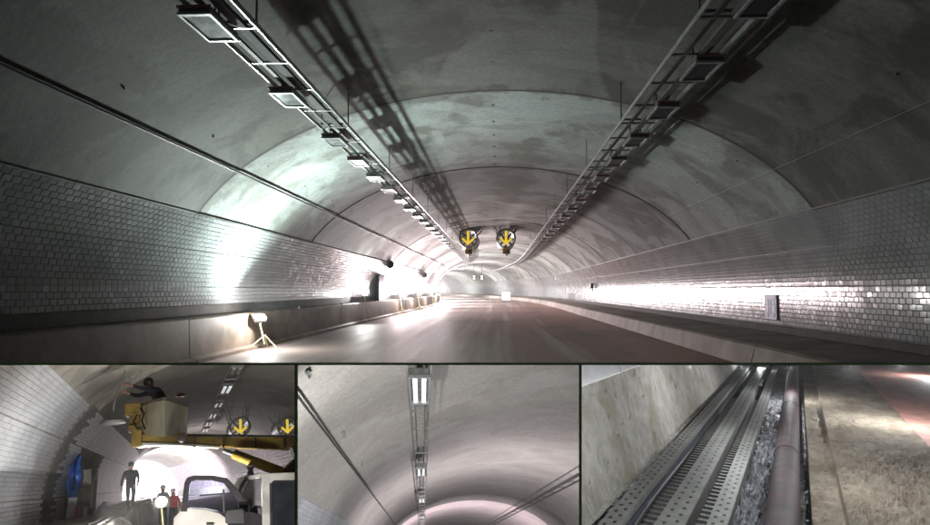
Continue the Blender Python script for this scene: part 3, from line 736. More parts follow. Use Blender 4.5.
# ================================================================== people
def person(fr, foot, h, yaw_, pose, cloth, legs, label, hair='navy', helmet=None, shoes='black', cat='person'):
    """one skinned body; pose gives joint positions in metres for a 1.75 m figure facing +y (x to its right)"""
    J = {'pelvis': (0, 0, .95), 'waist': (0, 0, 1.08), 'chest': (0, .01, 1.28), 'neck': (0, .01, 1.47), 'skull0': (0, .02, 1.56), 'skull': (0, .025, 1.66),
         'hipL': (-.10, 0, .90), 'kneeL': (-.11, .02, .49), 'ankL': (-.12, 0, .09), 'toeL': (-.13, .17, .04),
         'hipR': (.10, 0, .90), 'kneeR': (.11, .02, .49), 'ankR': (.12, 0, .09), 'toeR': (.13, .17, .04),
         'shL': (-.18, 0, 1.40), 'elL': (-.27, -.02, 1.13), 'wrL': (-.29, .06, .90),
         'shR': (.18, 0, 1.40), 'elR': (.27, -.02, 1.13), 'wrR': (.29, .06, .90)}
    J.update(pose)
    R_ = {'pelvis': .14, 'waist': .125, 'chest': .15, 'neck': .058, 'skull0': .075, 'skull': .095, 'hipL': .10, 'kneeL': .065, 'ankL': .045, 'toeL': .04,
          'hipR': .10, 'kneeR': .065, 'ankR': .045, 'toeR': .04, 'shL': .07, 'elL': .047, 'wrL': .03, 'shR': .07, 'elR': .047, 'wrR': .03}
    B = [('pelvis', 'waist'), ('waist', 'chest'), ('chest', 'neck'), ('neck', 'skull0'), ('skull0', 'skull'), ('pelvis', 'hipL'), ('hipL', 'kneeL'), ('kneeL', 'ankL'), ('ankL', 'toeL'),
         ('pelvis', 'hipR'), ('hipR', 'kneeR'), ('kneeR', 'ankR'), ('ankR', 'toeR'), ('chest', 'shL'), ('shL', 'elL'), ('elL', 'wrL'), ('chest', 'shR'), ('shR', 'elR'), ('elR', 'wrR')]
    J = {k: Vector(v) for k, v in J.items()}
    for sd in 'LR':
        d = (J['wr' + sd] - J['el' + sd]).normalized(); s_ = -1 if sd == 'L' else 1
        side = d.cross(Vector((0, 1, 0) if abs(d.y) < .8 else (0, 0, 1))).normalized(); fw = side.cross(d).normalized()
        J['palm' + sd] = J['wr' + sd] + d * .07; R_['palm' + sd] = .032; B.append(('wr' + sd, 'palm' + sd))
        for i, (o_, l_) in enumerate(((-.028, .075), (-.009, .085), (.010, .08), (.028, .06))):
            a_, b_ = 'f%d%s' % (i, sd), 'g%d%s' % (i, sd)
            J[a_] = J['palm' + sd] + d * .03 + fw * o_; J[b_] = J[a_] + d * l_ * .8 - side * .02 * s_; R_[a_] = .0095; R_[b_] = .0075
            B += [('palm' + sd, a_), (a_, b_)]
        J['t' + sd] = J['wr' + sd] + d * .05 + fw * .06; R_['t' + sd] = .010; B.append(('palm' + sd, 't' + sd))
    names = list(J); me = bpy.data.meshes.new('body')
    me.from_pydata([J[k] for k in names], [(names.index(a), names.index(b_)) for a, b_ in B], [])
    o = bpy.data.objects.new('body', me); COL.objects.link(o)
    md = o.modifiers.new('skin', 'SKIN'); md.use_smooth_shade = True
    for i, k in enumerate(names):
        me.skin_vertices[0].data[i].radius = (R_[k] * (1.22 if len(k) > 4 or k[:2] in ('hi', 'sh') else 1) * (1.18 if k in ('chest', 'pelvis', 'waist') else 1), R_[k] * (.8 if k in ('chest', 'waist', 'pelvis') else 1))
        me.skin_vertices[0].data[i].use_root = (k == 'pelvis')
    sub = o.modifiers.new('sub', 'SUBSURF'); sub.levels = 2; sub.render_levels = 2
    dg = bpy.context.evaluated_depsgraph_get(); nm = bpy.data.meshes.new_from_object(o.evaluated_get(dg)); bpy.data.objects.remove(o)
    for m_ in (cloth, legs, M['skin'], M[shoes]): nm.materials.append(m_)
    for p in nm.polygons:
        p.use_smooth = True; c = p.center
        hand = min((c - J['palmL']).length, (c - J['palmR']).length) < .13
        ci = 0
        if c.z < J['ankL'].z + .07: ci = 3
        elif c.z < J['pelvis'].z + .03 and not hand and abs(c.x) < .24: ci = 1
        if hand or (c.z > J['neck'].z + .02 and abs(c.x - J['neck'].x) < .14): ci = 2
        p.material_index = ci
    k = h / 1.75
    root = empty('person', fr @ Matrix.Translation(foot) @ Matrix.Rotation(yaw_, 4, 'Z') @ Matrix.Scale(k, 4), label, cat)
    link('body', nm, None, root)
    sk = J['skull']
    f = MB()                                          # nose, ears, eyes and mouth on the face side (+y)
    f.lathe([(0, .03), (.012, .012), (.018, -.01), (0, -.02)], sk + Vector((0, .088, -.03)), 'Z', 8)
    for q in (-1, 1): f.lathe([(0, .03), (.012, .02), (.015, -.02), (0, -.03)], sk + Vector((q * .093, 0, -.02)), 'Z', 8)
    f.build('nose_and_ears', M['skin'], root, smooth=True)
    f = MB()
    for q in (-1, 1): f.lathe([(0, -.008), (.009, 0), (0, .008)], sk + Vector((q * .032, .086, .005)), 'Y', 8)
    f.box(sk + Vector((0, .086, -.065)), (.045, .01, .008)); f.build('eyes_and_mouth', M['black'], root)
    hr = MB(); prof = [(0, .115), (.05, .108), (.088, .07), (.103, .02), (.102, -.02), (.09, -.05)]
    if helmet: prof = [(0, .145), (.06, .135), (.105, .09), (.122, .03), (.125, .01), (.15, .0), (.15, -.008), (.10, -.004)]
    hr.lathe(prof, sk + Vector((0, -.015 if not helmet else 0, .0)), 'Z', 16); hr.build('helmet' if helmet else 'hair', M[helmet or hair], root, smooth=True)
    return root

# ================================================================== LOWER LEFT BAY: lift truck in the tunnel
snap = snapshot()
SA = Section(6.4, 5.0, cx=2.6, zbase=-1.75)
va = empty('tunnel_vault', FA, 'dim concrete vault behind the lift truck in the lower left picture', 'tunnel')
s = 6.0; k = 0
for (a_, b_) in ((5.6, 24.6), (26.4, 44), (44, 62), (62, 82), (82, 104), (104, 128)):
    lining(SA, a_, b_, 0.2, 0.2, M['vault_a'], va, None, straight='A', nseg=12, lip=.06)
# broken joint between two rings: a band of hacked concrete
n_ = 60; vs = []; fs = []
for j, s in enumerate((24.55, 25.0, 25.6, 26.5)):
    for i in range(n_ + 1):
        q = 0.9 + (SA.len * .93 - .9) * i / n_; x, z, tx, tz = SA.at(-1, q); off = -(.03 + random.random() * .09) if j in (1, 2) else -.0
        vs.append(Vector((x + abs(tz) * off, s + (random.uniform(-.25, .25) if 0 < j < 3 else 0), z + abs(tx) * -off)))
for j in range(3):
    for i in range(n_): fs.append((j * (n_ + 1) + i, j * (n_ + 1) + i + 1, (j + 1) * (n_ + 1) + i + 1, (j + 1) * (n_ + 1) + i))
MB().add(vs, fs).build('hacked_joint', M['rough_grey'], va)
MB().box(along(118, 2.6, 2, 'A'), (20, .4, 12)).build('end_sheet', M['sign_white'], va)  # white sheet added to catch the flood light as far glare
ea = empty('tiled_wall', FA, 'pale brick tiled wall with an open cabinet niche, beside the walking man', 'wall')
q_a, q_t = SA.s_of_z(-0.55), SA.s_of_z(3.0)
rows = []; q = q_a
while q < q_t - .1:
    if abs(q - SA.s_of_z(1.93)) < .08 or abs(q - SA.s_of_z(.25)) < .08: q += .03
    rows.append((q + .056, .112)); q += .112
def hole_a(s, x, z):
    if 24.3 < s < 26.4 + .5 * math.sin(z * 23): return True
    return 29.0 < s < 37.5 and z < 1.95
backing(SA, -1, q_a - .1, q_t, 6, 80, M['grout'], ea, straight='A', off=.0)
backing(SA, -1, q_a - .1, q_t, 80, 126, M['tile_white'], ea, straight='A', off=.02, name='tile_face')
tile_wall(SA, -1, rows, 13.6, 80, 0.74, 24.3, 1000, M['tile_white'], ea, FA, 'A', tilt=.008, holes=hole_a, bev=.009, dome=.0006, t=.010, gap=.008)
er = empty('tiled_wall', FA, 'dark far right tiled wall streaked with pink light behind the truck', 'wall')
backing(SA, 1, SA.s_of_z(-.6), SA.s_of_z(3.4), 6, 126, M['grout'], er, straight='A', off=.0)
rows = [(SA.s_of_z(-.6) + .3 * (i + .5), .3) for i in range(14)]
tile_wall(SA, 1, rows, 30, 120, 2.0, 24.3, 1000, M['tile_far'], er, FA, 'A', tilt=.012, bev=.03, dome=.002, t=.03, gap=.03)
nic = MB(); nic.add([(-3.78, 29, -.6), (-3.78, 37.5, -.6), (-3.62, 37.5, 1.95), (-3.62, 29, 1.95)], [(0, 1, 2, 3)]); nic.build('niche_back', M['rough_grey'], ea)
nf = MB(); nf.bar((-3.70, 28.9, -.6), (-3.62, 28.9, 2.0), .16); nf.bar((-3.62, 37.6, 1.98), (-3.62, 28.9, 1.98), .14); nf.bar((-3.70, 37.6, -.6), (-3.6, 37.6, 2.0), .16); nf.build('niche_frame', M['smooth_grey'], ea)
sweep([(-4.2, -1.8), (-4.2, -.56), (-1.75, -.66), (-1.62, -.68), (-1.45, -1.75)], 6, 127, 'walkway', M['barrier_pale'], None, FA, straight='A', step=3, close=True, kind='structure')
sweep([(-1.7, -1.75), (3, -1.7), (9.2, -1.75)], 6, 127, 'road', M['road_a'], None, FA, straight='A', kind='structure')
for i, (x, z, r, lb) in enumerate(((-1.95, -.61, .045, 'black pipe lying on the walkway edge, nearer the wall'), (-1.72, -.62, .06, 'thick black pipe lying on the outer edge of the walkway'))):
    o = sweep_tube(lambda s: along(s, x + .02 * math.sin(s * .7 + i), z, 'A'), 8, 80, r, straight='A').build('pipe', M['black'], None, FA, smooth=True); tag(o, lb, 'pipe', 'black pipes on the walkway')
# cabinet and its things
def pbox(p, d): return p, d
ca = empty('electric_cabinet', FA @ Matrix.Translation((-3.42, 31, 0)), 'grey brown electric cabinet standing open in the wall niche', 'cabinet')
MB().box((0, 0, .85), (.62, 1.2, .62)).build('upper_box', M['smooth_grey'], ca, bevel=.015)
MB().box((.03, .2, -.05), (.5, .9, 1.1)).build('lower_box', M['cab_brown'], ca, bevel=.015)
MB().bar((.31, -.62, .85), (.31, -.62, .95), .03).build('handle', M['steel_dark'], ca)
bl = MB(); vs = []; ny, nz = 9, 16
for i in range(nz + 1):
    for j in range(ny + 1):
        u, v = j / ny, i / nz
        vs.append(Vector((-3.66 + .40 * u * (1.15 - .5 * v) + .05 * math.sin(v * 9 + u * 4), 28.7 - .3 * math.sin(u * 9 + v * 3) , 1.55 - 1.75 * v + .14 * math.sin(u * 3.1))))
fs = [(i * (ny + 1) + j, i * (ny + 1) + j + 1, (i + 1) * (ny + 1) + j + 1, (i + 1) * (ny + 1) + j) for i in range(nz) for j in range(ny)]
o = MB().add(vs, fs).build('tarpaulin', M['blue'], None, FA, smooth=True); tag(o, 'blue sheet draped over the front edge of the open niche', 'tarpaulin')
sm = o.modifiers.new('thick', 'SOLIDIFY'); sm.thickness = .02
o = MB().box((-3.50, 28.4, -.22), (.26, .1, .72), Matrix.Rotation(.1, 3, 'Y')).build('white_board', M['sign_white'], None, FA, bevel=.01); tag(o, 'pale board leaning below the blue sheet at the niche', 'board')
e = empty('extinguisher', FA @ Matrix.Translation((-3.28, 28.2, -.6)), 'small red fire extinguisher on the walkway below the blue sheet', 'extinguisher')
MB().lathe([(0, 0), (.075, 0), (.08, .03), (.08, .36), (.05, .42), (.02, .44), (0, .44)], (0, 0, 0), 'Z', 16).build('cylinder', M['red'], e, smooth=True)
MB().bar((0, 0, .43), (.09, 0, .50), .025).bar((0, 0, .43), (0, 0, .5), .03).build('valve', M['black'], e); MB().tube([(.02, 0, .46), (.10, 0, .42), (.10, 0, .15)], .01, 6).build('hose', M['black'], e)
bg = MB().lathe([(0, 0), (.15, .0), (.20, .1), (.17, .25), (.08, .36), (.11, .42), (0, .40)], (0, 0, 0), 'Z', 9).build('bag', M['blue'], None, FA @ Matrix.Translation((-2.78, 31.2, -.6)) @ Matrix.Rotation(.25, 4, 'Y')); tag(bg, 'small tied blue bag on the walkway right of the cabinet', 'bag')
for i, (x, s, hh, lb) in enumerate(((-3.08, 28.6, .34, 'cream can standing beside the red extinguisher'), (-2.92, 28.9, .22, 'low dark can beside the cream can on the walkway'))):
    o = MB().lathe([(0, 0), (.07, 0), (.07, hh), (.05, hh + .02), (0, hh + .02)], (0, 0, 0), 'Z', 14).build('can', M['cream'] if i == 0 else M['steel_dark'], None, FA @ Matrix.Translation((x, s, -.6)), smooth=True); tag(o, lb, 'can')
# the walking man
pA = pa(404, 450, 27.7)
person(FA, Vector((pA.x, pA.y, -.63)), 1.75, math.pi + .25, {'shL': (-.20, 0, 1.40), 'elL': (-.27, -.03, 1.14), 'wrL': (-.22, .10, .92), 'shR': (.20, 0, 1.4), 'elR': (.30, -.02, 1.12), 'wrR': (.33, .05, .88), 'kneeL': (-.09, .05, .49), 'ankL': (-.08, .0, .09), 'toeL': (-.09, .16, .05), 'ankR': (.07, -.06, .09), 'kneeR': (.085, 0, .49), 'toeR': (.08, .1, .05)},
       M['navy'], M['navy'], 'man in dark work clothes walking on the raised walkway towards the viewer', hair='black')
# crew by the work light
pB = pa(505, 395, 33)
person(FA, Vector((pB.x, 33, pB.z - 1.66)), 1.72, math.pi, {}, M['pale_blue'], M['navy'], 'worker in pale clothes and white helmet behind the work light', helmet='helmet')
pB = pa(537, 407, 31)
person(FA, Vector((pB.x, 31, pB.z - 1.58)), 1.66, math.pi - .3, {'elR': (.33, .05, 1.15), 'wrR': (.2, .25, 1.1)}, M['red'], M['navy'], 'worker in a red jacket beside the work light', helmet='helmet')
pL = pa(500, 440, 22)
flood(22, pL.x, pL.z, (0.10, -.9, .25), 'round lit work light on a thin pale stand in front of the crew', 90, sz=.42, stand_to=Vector((pL.x + .1, 22.1, 0)), fr=FA, straight='A', base=-1.7, grp='work lights of the lower left bay', emitmat=M['led'], face=.6, round_=True)
# lift bucket
bk = empty('lift_bucket', FA, 'cream fibreglass bucket with yellow bracket raised at the end of the boom', 'lift bucket')
d1, d2, d3 = 16.0, 14.6, 16.4
A0, A1 = pa(412, 143, d1), pa(412, 238, d1); B0, B1 = pa(510, 120, d2), pa(510, 236, d2); C0, C1 = pa(582, 143, d3), pa(580, 238, d3)
D0 = A0 + (C0 - B0); D1 = A1 + (C1 - B1)
body = MB()
body.add([A0, B0, C0, D0, A1, B1, C1, D1], [(0, 1, 5, 4), (1, 2, 6, 5), (2, 3, 7, 6), (3, 0, 4, 7), (4, 5, 6, 7)])
ob = body.build('tub', M['cream'], bk); md = ob.modifiers.new('t', 'SOLIDIFY'); md.thickness = .05
for a_, b_ in ((A0, B0), (B0, C0), (C0, D0), (D0, A0)): MB().bar(a_, b_, .07, .06).build('rim', M['cab_brown'], bk)
MB().box((A1 + C1) / 2 + Vector((0, -.1, -.1)), (.95, 1.0, .17)).build('base_beam', M['interior'], bk, bevel=.02)
yb = MB(); 
for (cx0, cy0, cx1, cy1, dd) in ((390, 140, 438, 172, 15.4), (404, 172, 432, 205, 15.5), (398, 205, 428, 222, 15.4), (410, 222, 440, 268, 15.5)):
    p, q = pa(cx0, cy0, dd), pa(cx1, cy1, dd); yb.box((p + q) / 2, (abs(q.x - p.x), .5, abs(q.z - p.z)))
yb.build('bracket', M['boom_yellow'], bk, bevel=.02)
MB().tube([pa(436, 150, 15.1), pa(446, 165, 15.0), pa(440, 190, 15.0), pa(450, 215, 15.0)], .02, 6).tube([pa(425, 170, 15.0), pa(414, 190, 15.0), pa(425, 215, 15)], .02, 6).build('hydraulic_hose', M['black'], bk)
MB().lathe([(0, -.2), (.09, -.18), (.11, 0), (.09, .1), (0, .1)], pa(566, 240, 14.9), 'Y', 16).build('pivot', M['cab_brown'], bk, smooth=True)
# man in the bucket, bending over its rim
pm = pa(497, 128, 15.6)
person(FA, Vector((pm.x, 15.6, pm.z - .47)), 1.75, math.pi * .62, {'pelvis': (0, -.10, .30), 'waist': (0, -.05, .42), 'chest': (0, .08, .60), 'neck': (0, .17, .75), 'skull0': (0, .21, .81), 'skull': (0, .27, .89),
        'shL': (-.18, .12, .70), 'shR': (.18, .12, .70), 'elL': (-.26, .42, .71), 'wrL': (-.16, .68, .82), 'elR': (.26, .40, .64), 'wrR': (.14, .64, .70), 'hipL': (-.1, -.10, .28), 'hipR': (.1, -.10, .28),
        'kneeL': (-.13, .24, .32), 'kneeR': (.13, .24, .32), 'ankL': (-.12, .0, .07), 'ankR': (.12, 0, .07), 'toeL': (-.13, .15, .04), 'toeR': (.13, .15, .04)},
       M['navy'], M['navy'], 'man with dark hair crouching in the raised bucket and reaching over its rim', hair='black')
# boom and truck
bo = empty('boom_truck', FA, 'white lift truck with open door and yellow boom, cut by the frame', 'truck')
def pr(pts, d, th, name, mt, **kw):
    P_ = [pa(x, y, d) for x, y in pts]; v = Vector((0, th, 0)); return MB().prism(P_, v).build(name, M[mt], bo, **kw)
pr([(435, 230), (560, 226), (600, 231), (940, 237), (940, 279), (600, 265), (430, 262)], 15.4, .5, 'boom', 'boom_yellow', bevel=.02)
pr([(590, 229), (940, 234), (940, 240), (590, 236)], 15.3, .65, 'boom_top', 'interior')
pr([(440, 262), (600, 266), (680, 272), (680, 267), (600, 260), (440, 256)], 15.3, .6, 'boom_underside', 'white_paint')  # light on the lower edge is put into a white strip
for x in (600, 690, 790, 880): pr([(x, 240), (x + 5, 240), (x + 5, 272), (x, 270)], 15.34, .1, 'boom_clamp', 'steel_dark')
a_, b_ = pa(692, 280, 15.6), pa(880, 350, 15.0)
MB().tube([a_, a_.lerp(b_, .35)], .05, 12).build('ram_rod', M['steel'], bo, smooth=True); MB().tube([a_.lerp(b_, .18), b_], .11, 14).build('ram_cylinder', M['yellow'], bo, smooth=True)
pr([(872, 345), (940, 285), (940, 352)], 15.0, .5, 'turret_plate', 'yellow', bevel=.01)
pr([(905, 270), (940, 270), (940, 300), (915, 300)], 14.9, .4, 'turret', 'interior')
# cab
D = 13.6
pr([(742, 392), (760, 362), (800, 352), (960, 346), (960, 358), (800, 364), (770, 372), (752, 398)], D, 2.2, 'roof', 'cab_paint', bevel=.02)
pr([(760, 366), (772, 366), (752, 400), (744, 446), (734, 446), (740, 396)], D, .12, 'windscreen_pillar', 'cab_paint', bevel=.015)
pr([(812, 360), (836, 360), (838, 520), (814, 520)], D, .14, 'door_pillar', 'cab_paint', bevel=.015)
pr([(834, 358), (960, 354), (960, 372), (850, 372), (840, 382), (834, 382)], D + .01, .12, 'side_panel', 'cab_paint', bevel=.01)
pr([(838, 380), (850, 374), (960, 374), (960, 530), (838, 530)], D + .06, .03, 'rear_window', 'dark_glass')
for pts in ([(838, 374), (960, 370), (960, 376), (846, 380)], [(836, 378), (844, 378), (846, 530), (836, 530)]): pr(pts, D + .02, .06, 'rubber_seal', 'interior')
pr([(770, 372), (814, 366), (816, 530), (700, 530), (740, 440), (754, 400)], D + 1.6, .05, 'cab_interior', 'interior')
pr([(780, 455), (808, 450), (812, 460), (812, 530), (776, 530)], D + .9, .4, 'seat', 'interior', bevel=.05)
MB().tube([pa(769 + 9 * math.cos(q / 12 * 6.283), 470 + 22 * math.sin(q / 12 * 6.283), D + .5) for q in range(13)], .02, 6).build('steering_wheel', M['black'], bo)
pr([(690, 505), (760, 468), (812, 480), (812, 530), (680, 530)], D + .3, 1.0, 'dashboard', 'interior')
# open door
DO = 12.9
dr = pr([(556, 470), (560, 460), (590, 458), (640, 462), (680, 474), (705, 492), (712, 540), (535, 540), (538, 490)], DO, .14, 'door', 'cab_paint', bevel=.02)
def cut(pts, d, th, name, mt, parent):
    P_ = [pa(x, y, d) for x, y in pts]; return MB().prism(P_, Vector((0, th, 0))).build(name, M[mt], parent, bevel=.012)
outer = [(560, 470), (572, 380), (580, 364), (600, 358), (660, 358), (705, 366), (735, 398), (765, 440), (775, 470)]
inner = [(580, 470), (588, 386), (594, 375), (608, 371), (656, 371), (694, 380), (716, 406), (740, 446), (744, 474)]
for i in range(len(outer) - 1):
    cut([outer[i], outer[i + 1], inner[i + 1], inner[i]], DO - .02, .1, 'window_frame', 'interior', dr)
cut([(578, 464), (588, 386), (594, 375), (608, 371), (656, 371), (694, 380), (716, 406), (736, 440), (742, 486), (700, 476), (640, 462), (590, 458)], DO + .03, .012, 'window_pane', 'glass', dr)
cut([(690, 400), (696, 400), (698, 472), (692, 470)], DO + .01, .03, 'quarter_bar', 'steel_dark', dr)
pr([(700, 472), (704, 462), (752, 458), (760, 466), (762, 508), (700, 508)], DO - .3, .16, 'mirror', 'black', bevel=.03)
cut([(640, 505), (664, 505), (664, 512), (640, 512)], DO - .06, .06, 'door_handle', 'black', dr)
MB().lathe([(0, 0), (.07, 0), (.05, .1), (.09, .17), (0, .2)], pa(777, 356, D + .5), 'Z', 10).build('roof_beacon', M['sign_white'], bo)
# ceiling lamps and fans in the bay
la = empty('cable_ladder', FA, 'cable ladder with bright lamps under the vault above the lift truck', 'cable tray')
for x in (1.98, 2.52): MB().bar((x, 6, 4.33), (x, 62, 4.33), .03, .1).build('rail', M['steel_mid'], la)
s = 7
while s < 61: MB().box((2.25, s, 4.34), (.52, .12, .04)).build('rung', M['steel_mid'], la); s += 2.6
for i, (cy, ln, lit) in enumerate(((30, 1.6, 1), (88, 2.6, 1), (136, 2.2, 0), (170, 3, 0), (195, 3, 0), (215, 4, 0))):
    p = pa(710 - (cy - 88) * .54, cy, 10); s = 10 * 4.28 / p.z
    e = empty('tunnel_lamp', FA @ Matrix.Translation((2.25, s, 4.25)), '%s ceiling lamp above the lift truck%s' % (ordn[i], ', brightest twin tube one' if i == 1 else ''), 'lamp', 'ceiling lamps above the lift truck')
    MB().box((0, 0, .05), (.5, ln, .12)).build('housing', M['steel_dark'], e, bevel=.01)
    for q in (-.12, .12): MB().box((q, 0, -.03), (.12, ln * .85, .05)).build('tube', M['tube'] if i == 1 else M['reflector'], e)
for (cx_, lb) in ((745, 'left dim jet fan with a bright yellow arrow above the lift truck'), (890, 'right dim jet fan with a bright yellow arrow above the boom')):
    p = pa(cx_, 207, 44); jet_fan(p.x, 44, p.z, lb, fr=FA, r=.66, straight='A', ceil=5 * math.sqrt(1 - ((p.x - 2.6) / 6.4) ** 2), grp='jet fans of the lower left bay')
# round black lamp hanging left of the bucket
p = pa(350, 182, 19); e = empty('hanging_lamp', FA @ Matrix.Translation(p), 'black round lamp head hanging by a cable left of the bucket', 'lamp')
MB().lathe([(0, .14), (.10, .13), (.18, .05), (.30, -.06), (.31, -.13), (.26, -.15), (0, -.14)], (0, 0, 0), 'Z', 20).build('shade', M['black'], e, smooth=True)
MB().tube([(0, 0, .1), (.02, 0, .4), (.25, .3, 1.3)], .018, 6).build('cable', M['black'], e)
p = pa(560, 108, 16.5); o = MB().lathe([(0, .06), (.08, .05), (.12, -.02), (0, -.04)], (0, 0, 0), 'Z', 14).build('work_cap', M['black'], None, FA @ Matrix.Translation(p + Vector((0, 0, -.02))), smooth=True); tag(o, 'small dark cap lying on the right rim of the bucket', 'cap')
MB_c = MB().tube([pa(330, 505, 20), pa(350, 492, 20), pa(380, 490, 20), pa(402, 505, 20), pa(410, 520, 20)], .035, 8).build('hose', M['black'], None, FA, smooth=True); tag(MB_c, 'black hose looped over the walkway edge at the bottom', 'hose')
clip_since(snap, P_A)
# lights that shine in the bay: unseen fill lights added below the view, the glare of the flood lamps down the tunnel
for (s, x, z, pw, tgt, w_) in ((88, -3.0, -.4, 42000, (-4.0, 112, 2), 'that lights the far end'), (66, -3.0, -.4, 1500, (6, 66, 1.5), 'that lights the far vault')):
    o = flood(s, x, z, Vector(tgt) - Vector((x, s, z)), 'flood lamp in the white glare %s of the lower left tunnel' % w_, pw, sz=.3, color=(1, .9, .93), fr=FA, straight='A', base=-1.7, grp='work lights of the lower left bay')
def lamp_at(fr, p, pw, tgt, sz, col=(1, .97, .92)):  # soft fill light added out of view, no fitting stands there
    return add_light('lamp', 'AREA', fr @ Vector(p), pw, fr @ Vector(tgt), sz, col)
def lamp_px(px, py, d, pw, tgt_px, tgt_d, sz=.12, col=(1, .97, .94), cone=150):  # light out of view, with no fitting built
    P = EYE + ray(px, py) * d; T = EYE + ray(*tgt_px) * tgt_d
    l = bpy.data.lights.new('lamp', 'SPOT'); l.energy = pw; l.color = col; l.spot_size = math.radians(cone); l.spot_blend = .6; l.shadow_soft_size = sz
    o = bpy.data.objects.new('lamp', l); COL.objects.link(o); o.location = P
    o.rotation_euler = (T - P).to_track_quat('-Z', 'Y').to_euler(); return o
lamp_px(60, 600, 6.8, 350, (100, 400), 22, .1, (1, .96, .90), 110)
lamp_px(215, 575, 9.0, 260, (255, 490), 13, .08, (1, .97, .93), 110)
lamp_px(272, 565, 12.4, 2200, (230, 420), 20, .1, (1, .95, .9), 160)
lamp_px(95, 548, 12.4, 6800, (215, 400), 17, 0.05, (1, .94, .84), 75)
l_ = lamp_px(165, 580, 12.5, 5600, (190, 380), 24, .08, (1, .95, .87), 165)
p = FA @ pa(470, 172, 17.2); o = add_light('bucket_lamp', 'POINT', p, 150, p, .06, (1, .5, .3))

# ================================================================== LOWER MIDDLE BAY: lamps on the crown
snap = snapshot()
SB = Section(6.72, 4.04, cx=3.7, zbase=-1.5)
SB1 = 4.04 / pb(855, 150, 1).z; SB2 = 4.04 / pb(585, 424, 1).z; SB3 = 4.04 / pb(585, 446, 1).z
print('B', SB1, SB2, SB3)
vb = empty('tunnel_vault', FB, 'smooth greenish grey concrete vault of the lower middle picture', 'tunnel')
for (a_, b_, mm) in ((6.0, SB1, 'vault_b'), (SB1, SB2, 'vault_b'), (SB2, SB3, 'vault_dark'), (SB3, 60, 'vault_b2'), (60, 100, 'vault_b2')):
    lining(SB, a_, b_, .2, .2, M[mm], vb, None, straight=True, nseg=10, lip=.045, jitter=.0)
eb = empty('tiled_wall', FB, 'fine pale tiled wall in the lower left corner of the ceiling light bay', 'wall')
q0 = SB.s_of_z(.2); q1 = SB.s_of_z(1.35)
backing(SB, -1, q0, q1, 8, 80, M['grout'], eb, straight=True, off=.0)
rows = [(q0 + .1 * (i + .5), .1) for i in range(int((q1 - q0) / .1))]
tile_wall(SB, -1, rows, 12, 60, .5, 0, 1000, M['tile_white'], eb, FB, True, tilt=.012, bev=.008, dome=.001)
lb_ = empty('cable_ladder', FB, 'straight steel cable ladder down the middle of the ceiling light bay', 'cable tray')
zt = 2.86
def sb(cy): return zt / pb(395, cy, 1).z
print('L', [round(sb(c), 2) for c in (30, 125, 345, 440, 495)])
for x in (-.25, .13): MB().bar((x, 6, zt), (x, 90, zt), .022, .08).build('rail', M['steel'], lb_)
me = None
for i in range(34):
    if me is None: r = MB().box((0, 0, 0), (.36, .06, .03)).build('rung', M['steel'], lb_); me = r.data
    else: r = link('rung', me, None, lb_)
    r.location = (-.06, 9.4 + 1.9 * i, zt)
MB().bar((-.06, sb(140), zt - .03), (-.06, sb(270), zt - .03), .17, .04).build('cable_cover', M['tray_steel'], lb_)
MB().bar((-.13, 6, zt + .02), (-.13, 90, zt + .02), .05, .03).bar((.02, 6, zt + .02), (.02, 90, zt + .02), .04, .03).build('cable', M['steel_dark'], lb_)
for i in range(9):
    s = 10 + 5.7 * i
    hg = MB(); 
    for x in (-.25, .13): hg.bar((x, s, zt), (x, s, 4.04 * math.sqrt(1 - ((x - 3.7) / 6.72) ** 2)), .018)
    hg.build('hanger', M['steel_mid'], lb_)
L_l = sb(122) - sb(32)
for i, cy_ in enumerate((78, 345, 440, 495)):
    s = sb(cy_) - .9
    e = empty('tunnel_lamp', FB @ Matrix.Translation((-.06, s + .9, zt - .09)), '%s lamp on the middle ceiling ladder%s' % (ordn[i], ', large with bright twin tubes' if i == 0 else ''), 'lamp', 'lamps on the middle ceiling ladder')
    MB().box((0, 0, .05), (.34, L_l, .14)).build('housing', M['steel_mid'], e, bevel=.012)
    f = MB(); f.box((0, -L_l / 2 + .02, -.03), (.36, .06, .05)).box((0, L_l / 2 - .02, -.03), (.36, .06, .05)).box((-.17, 0, -.03), (.03, L_l - .1, .05)).box((.17, 0, -.03), (.03, L_l - .1, .05)); f.build('frame', M['steel'], e)
    MB().box((-.0, 0, -.022), (.3, L_l - .14, .004)).build('reflector', M['reflector'], e)
    for q in (-.075, .075): MB().box((q, 0, -.035), (.075, L_l * .85, .02)).build('tube', M['tube'], e)
def on_b(cx_, cy_, k=.97):
    q = pb(cx_, cy_, 1.0); t = 4.0
    while ((q.x * t - 3.7) / 6.72) ** 2 + (max(0, q.z * t) / 4.04) ** 2 < k * k: t += .05
    return q * t
def hc(x, z, r, lb, mt='black', off=(0, 0)):
    o = MB().tube([(x, 6, z), (x, 90, z)], r, 8).build('wall_duct', M[mt], None, FB); tag(o, lb, 'duct')
p = on_b(160, 318, .975); hc(p.x, p.z, .02, 'dark duct running down the left side of the ceiling light bay')
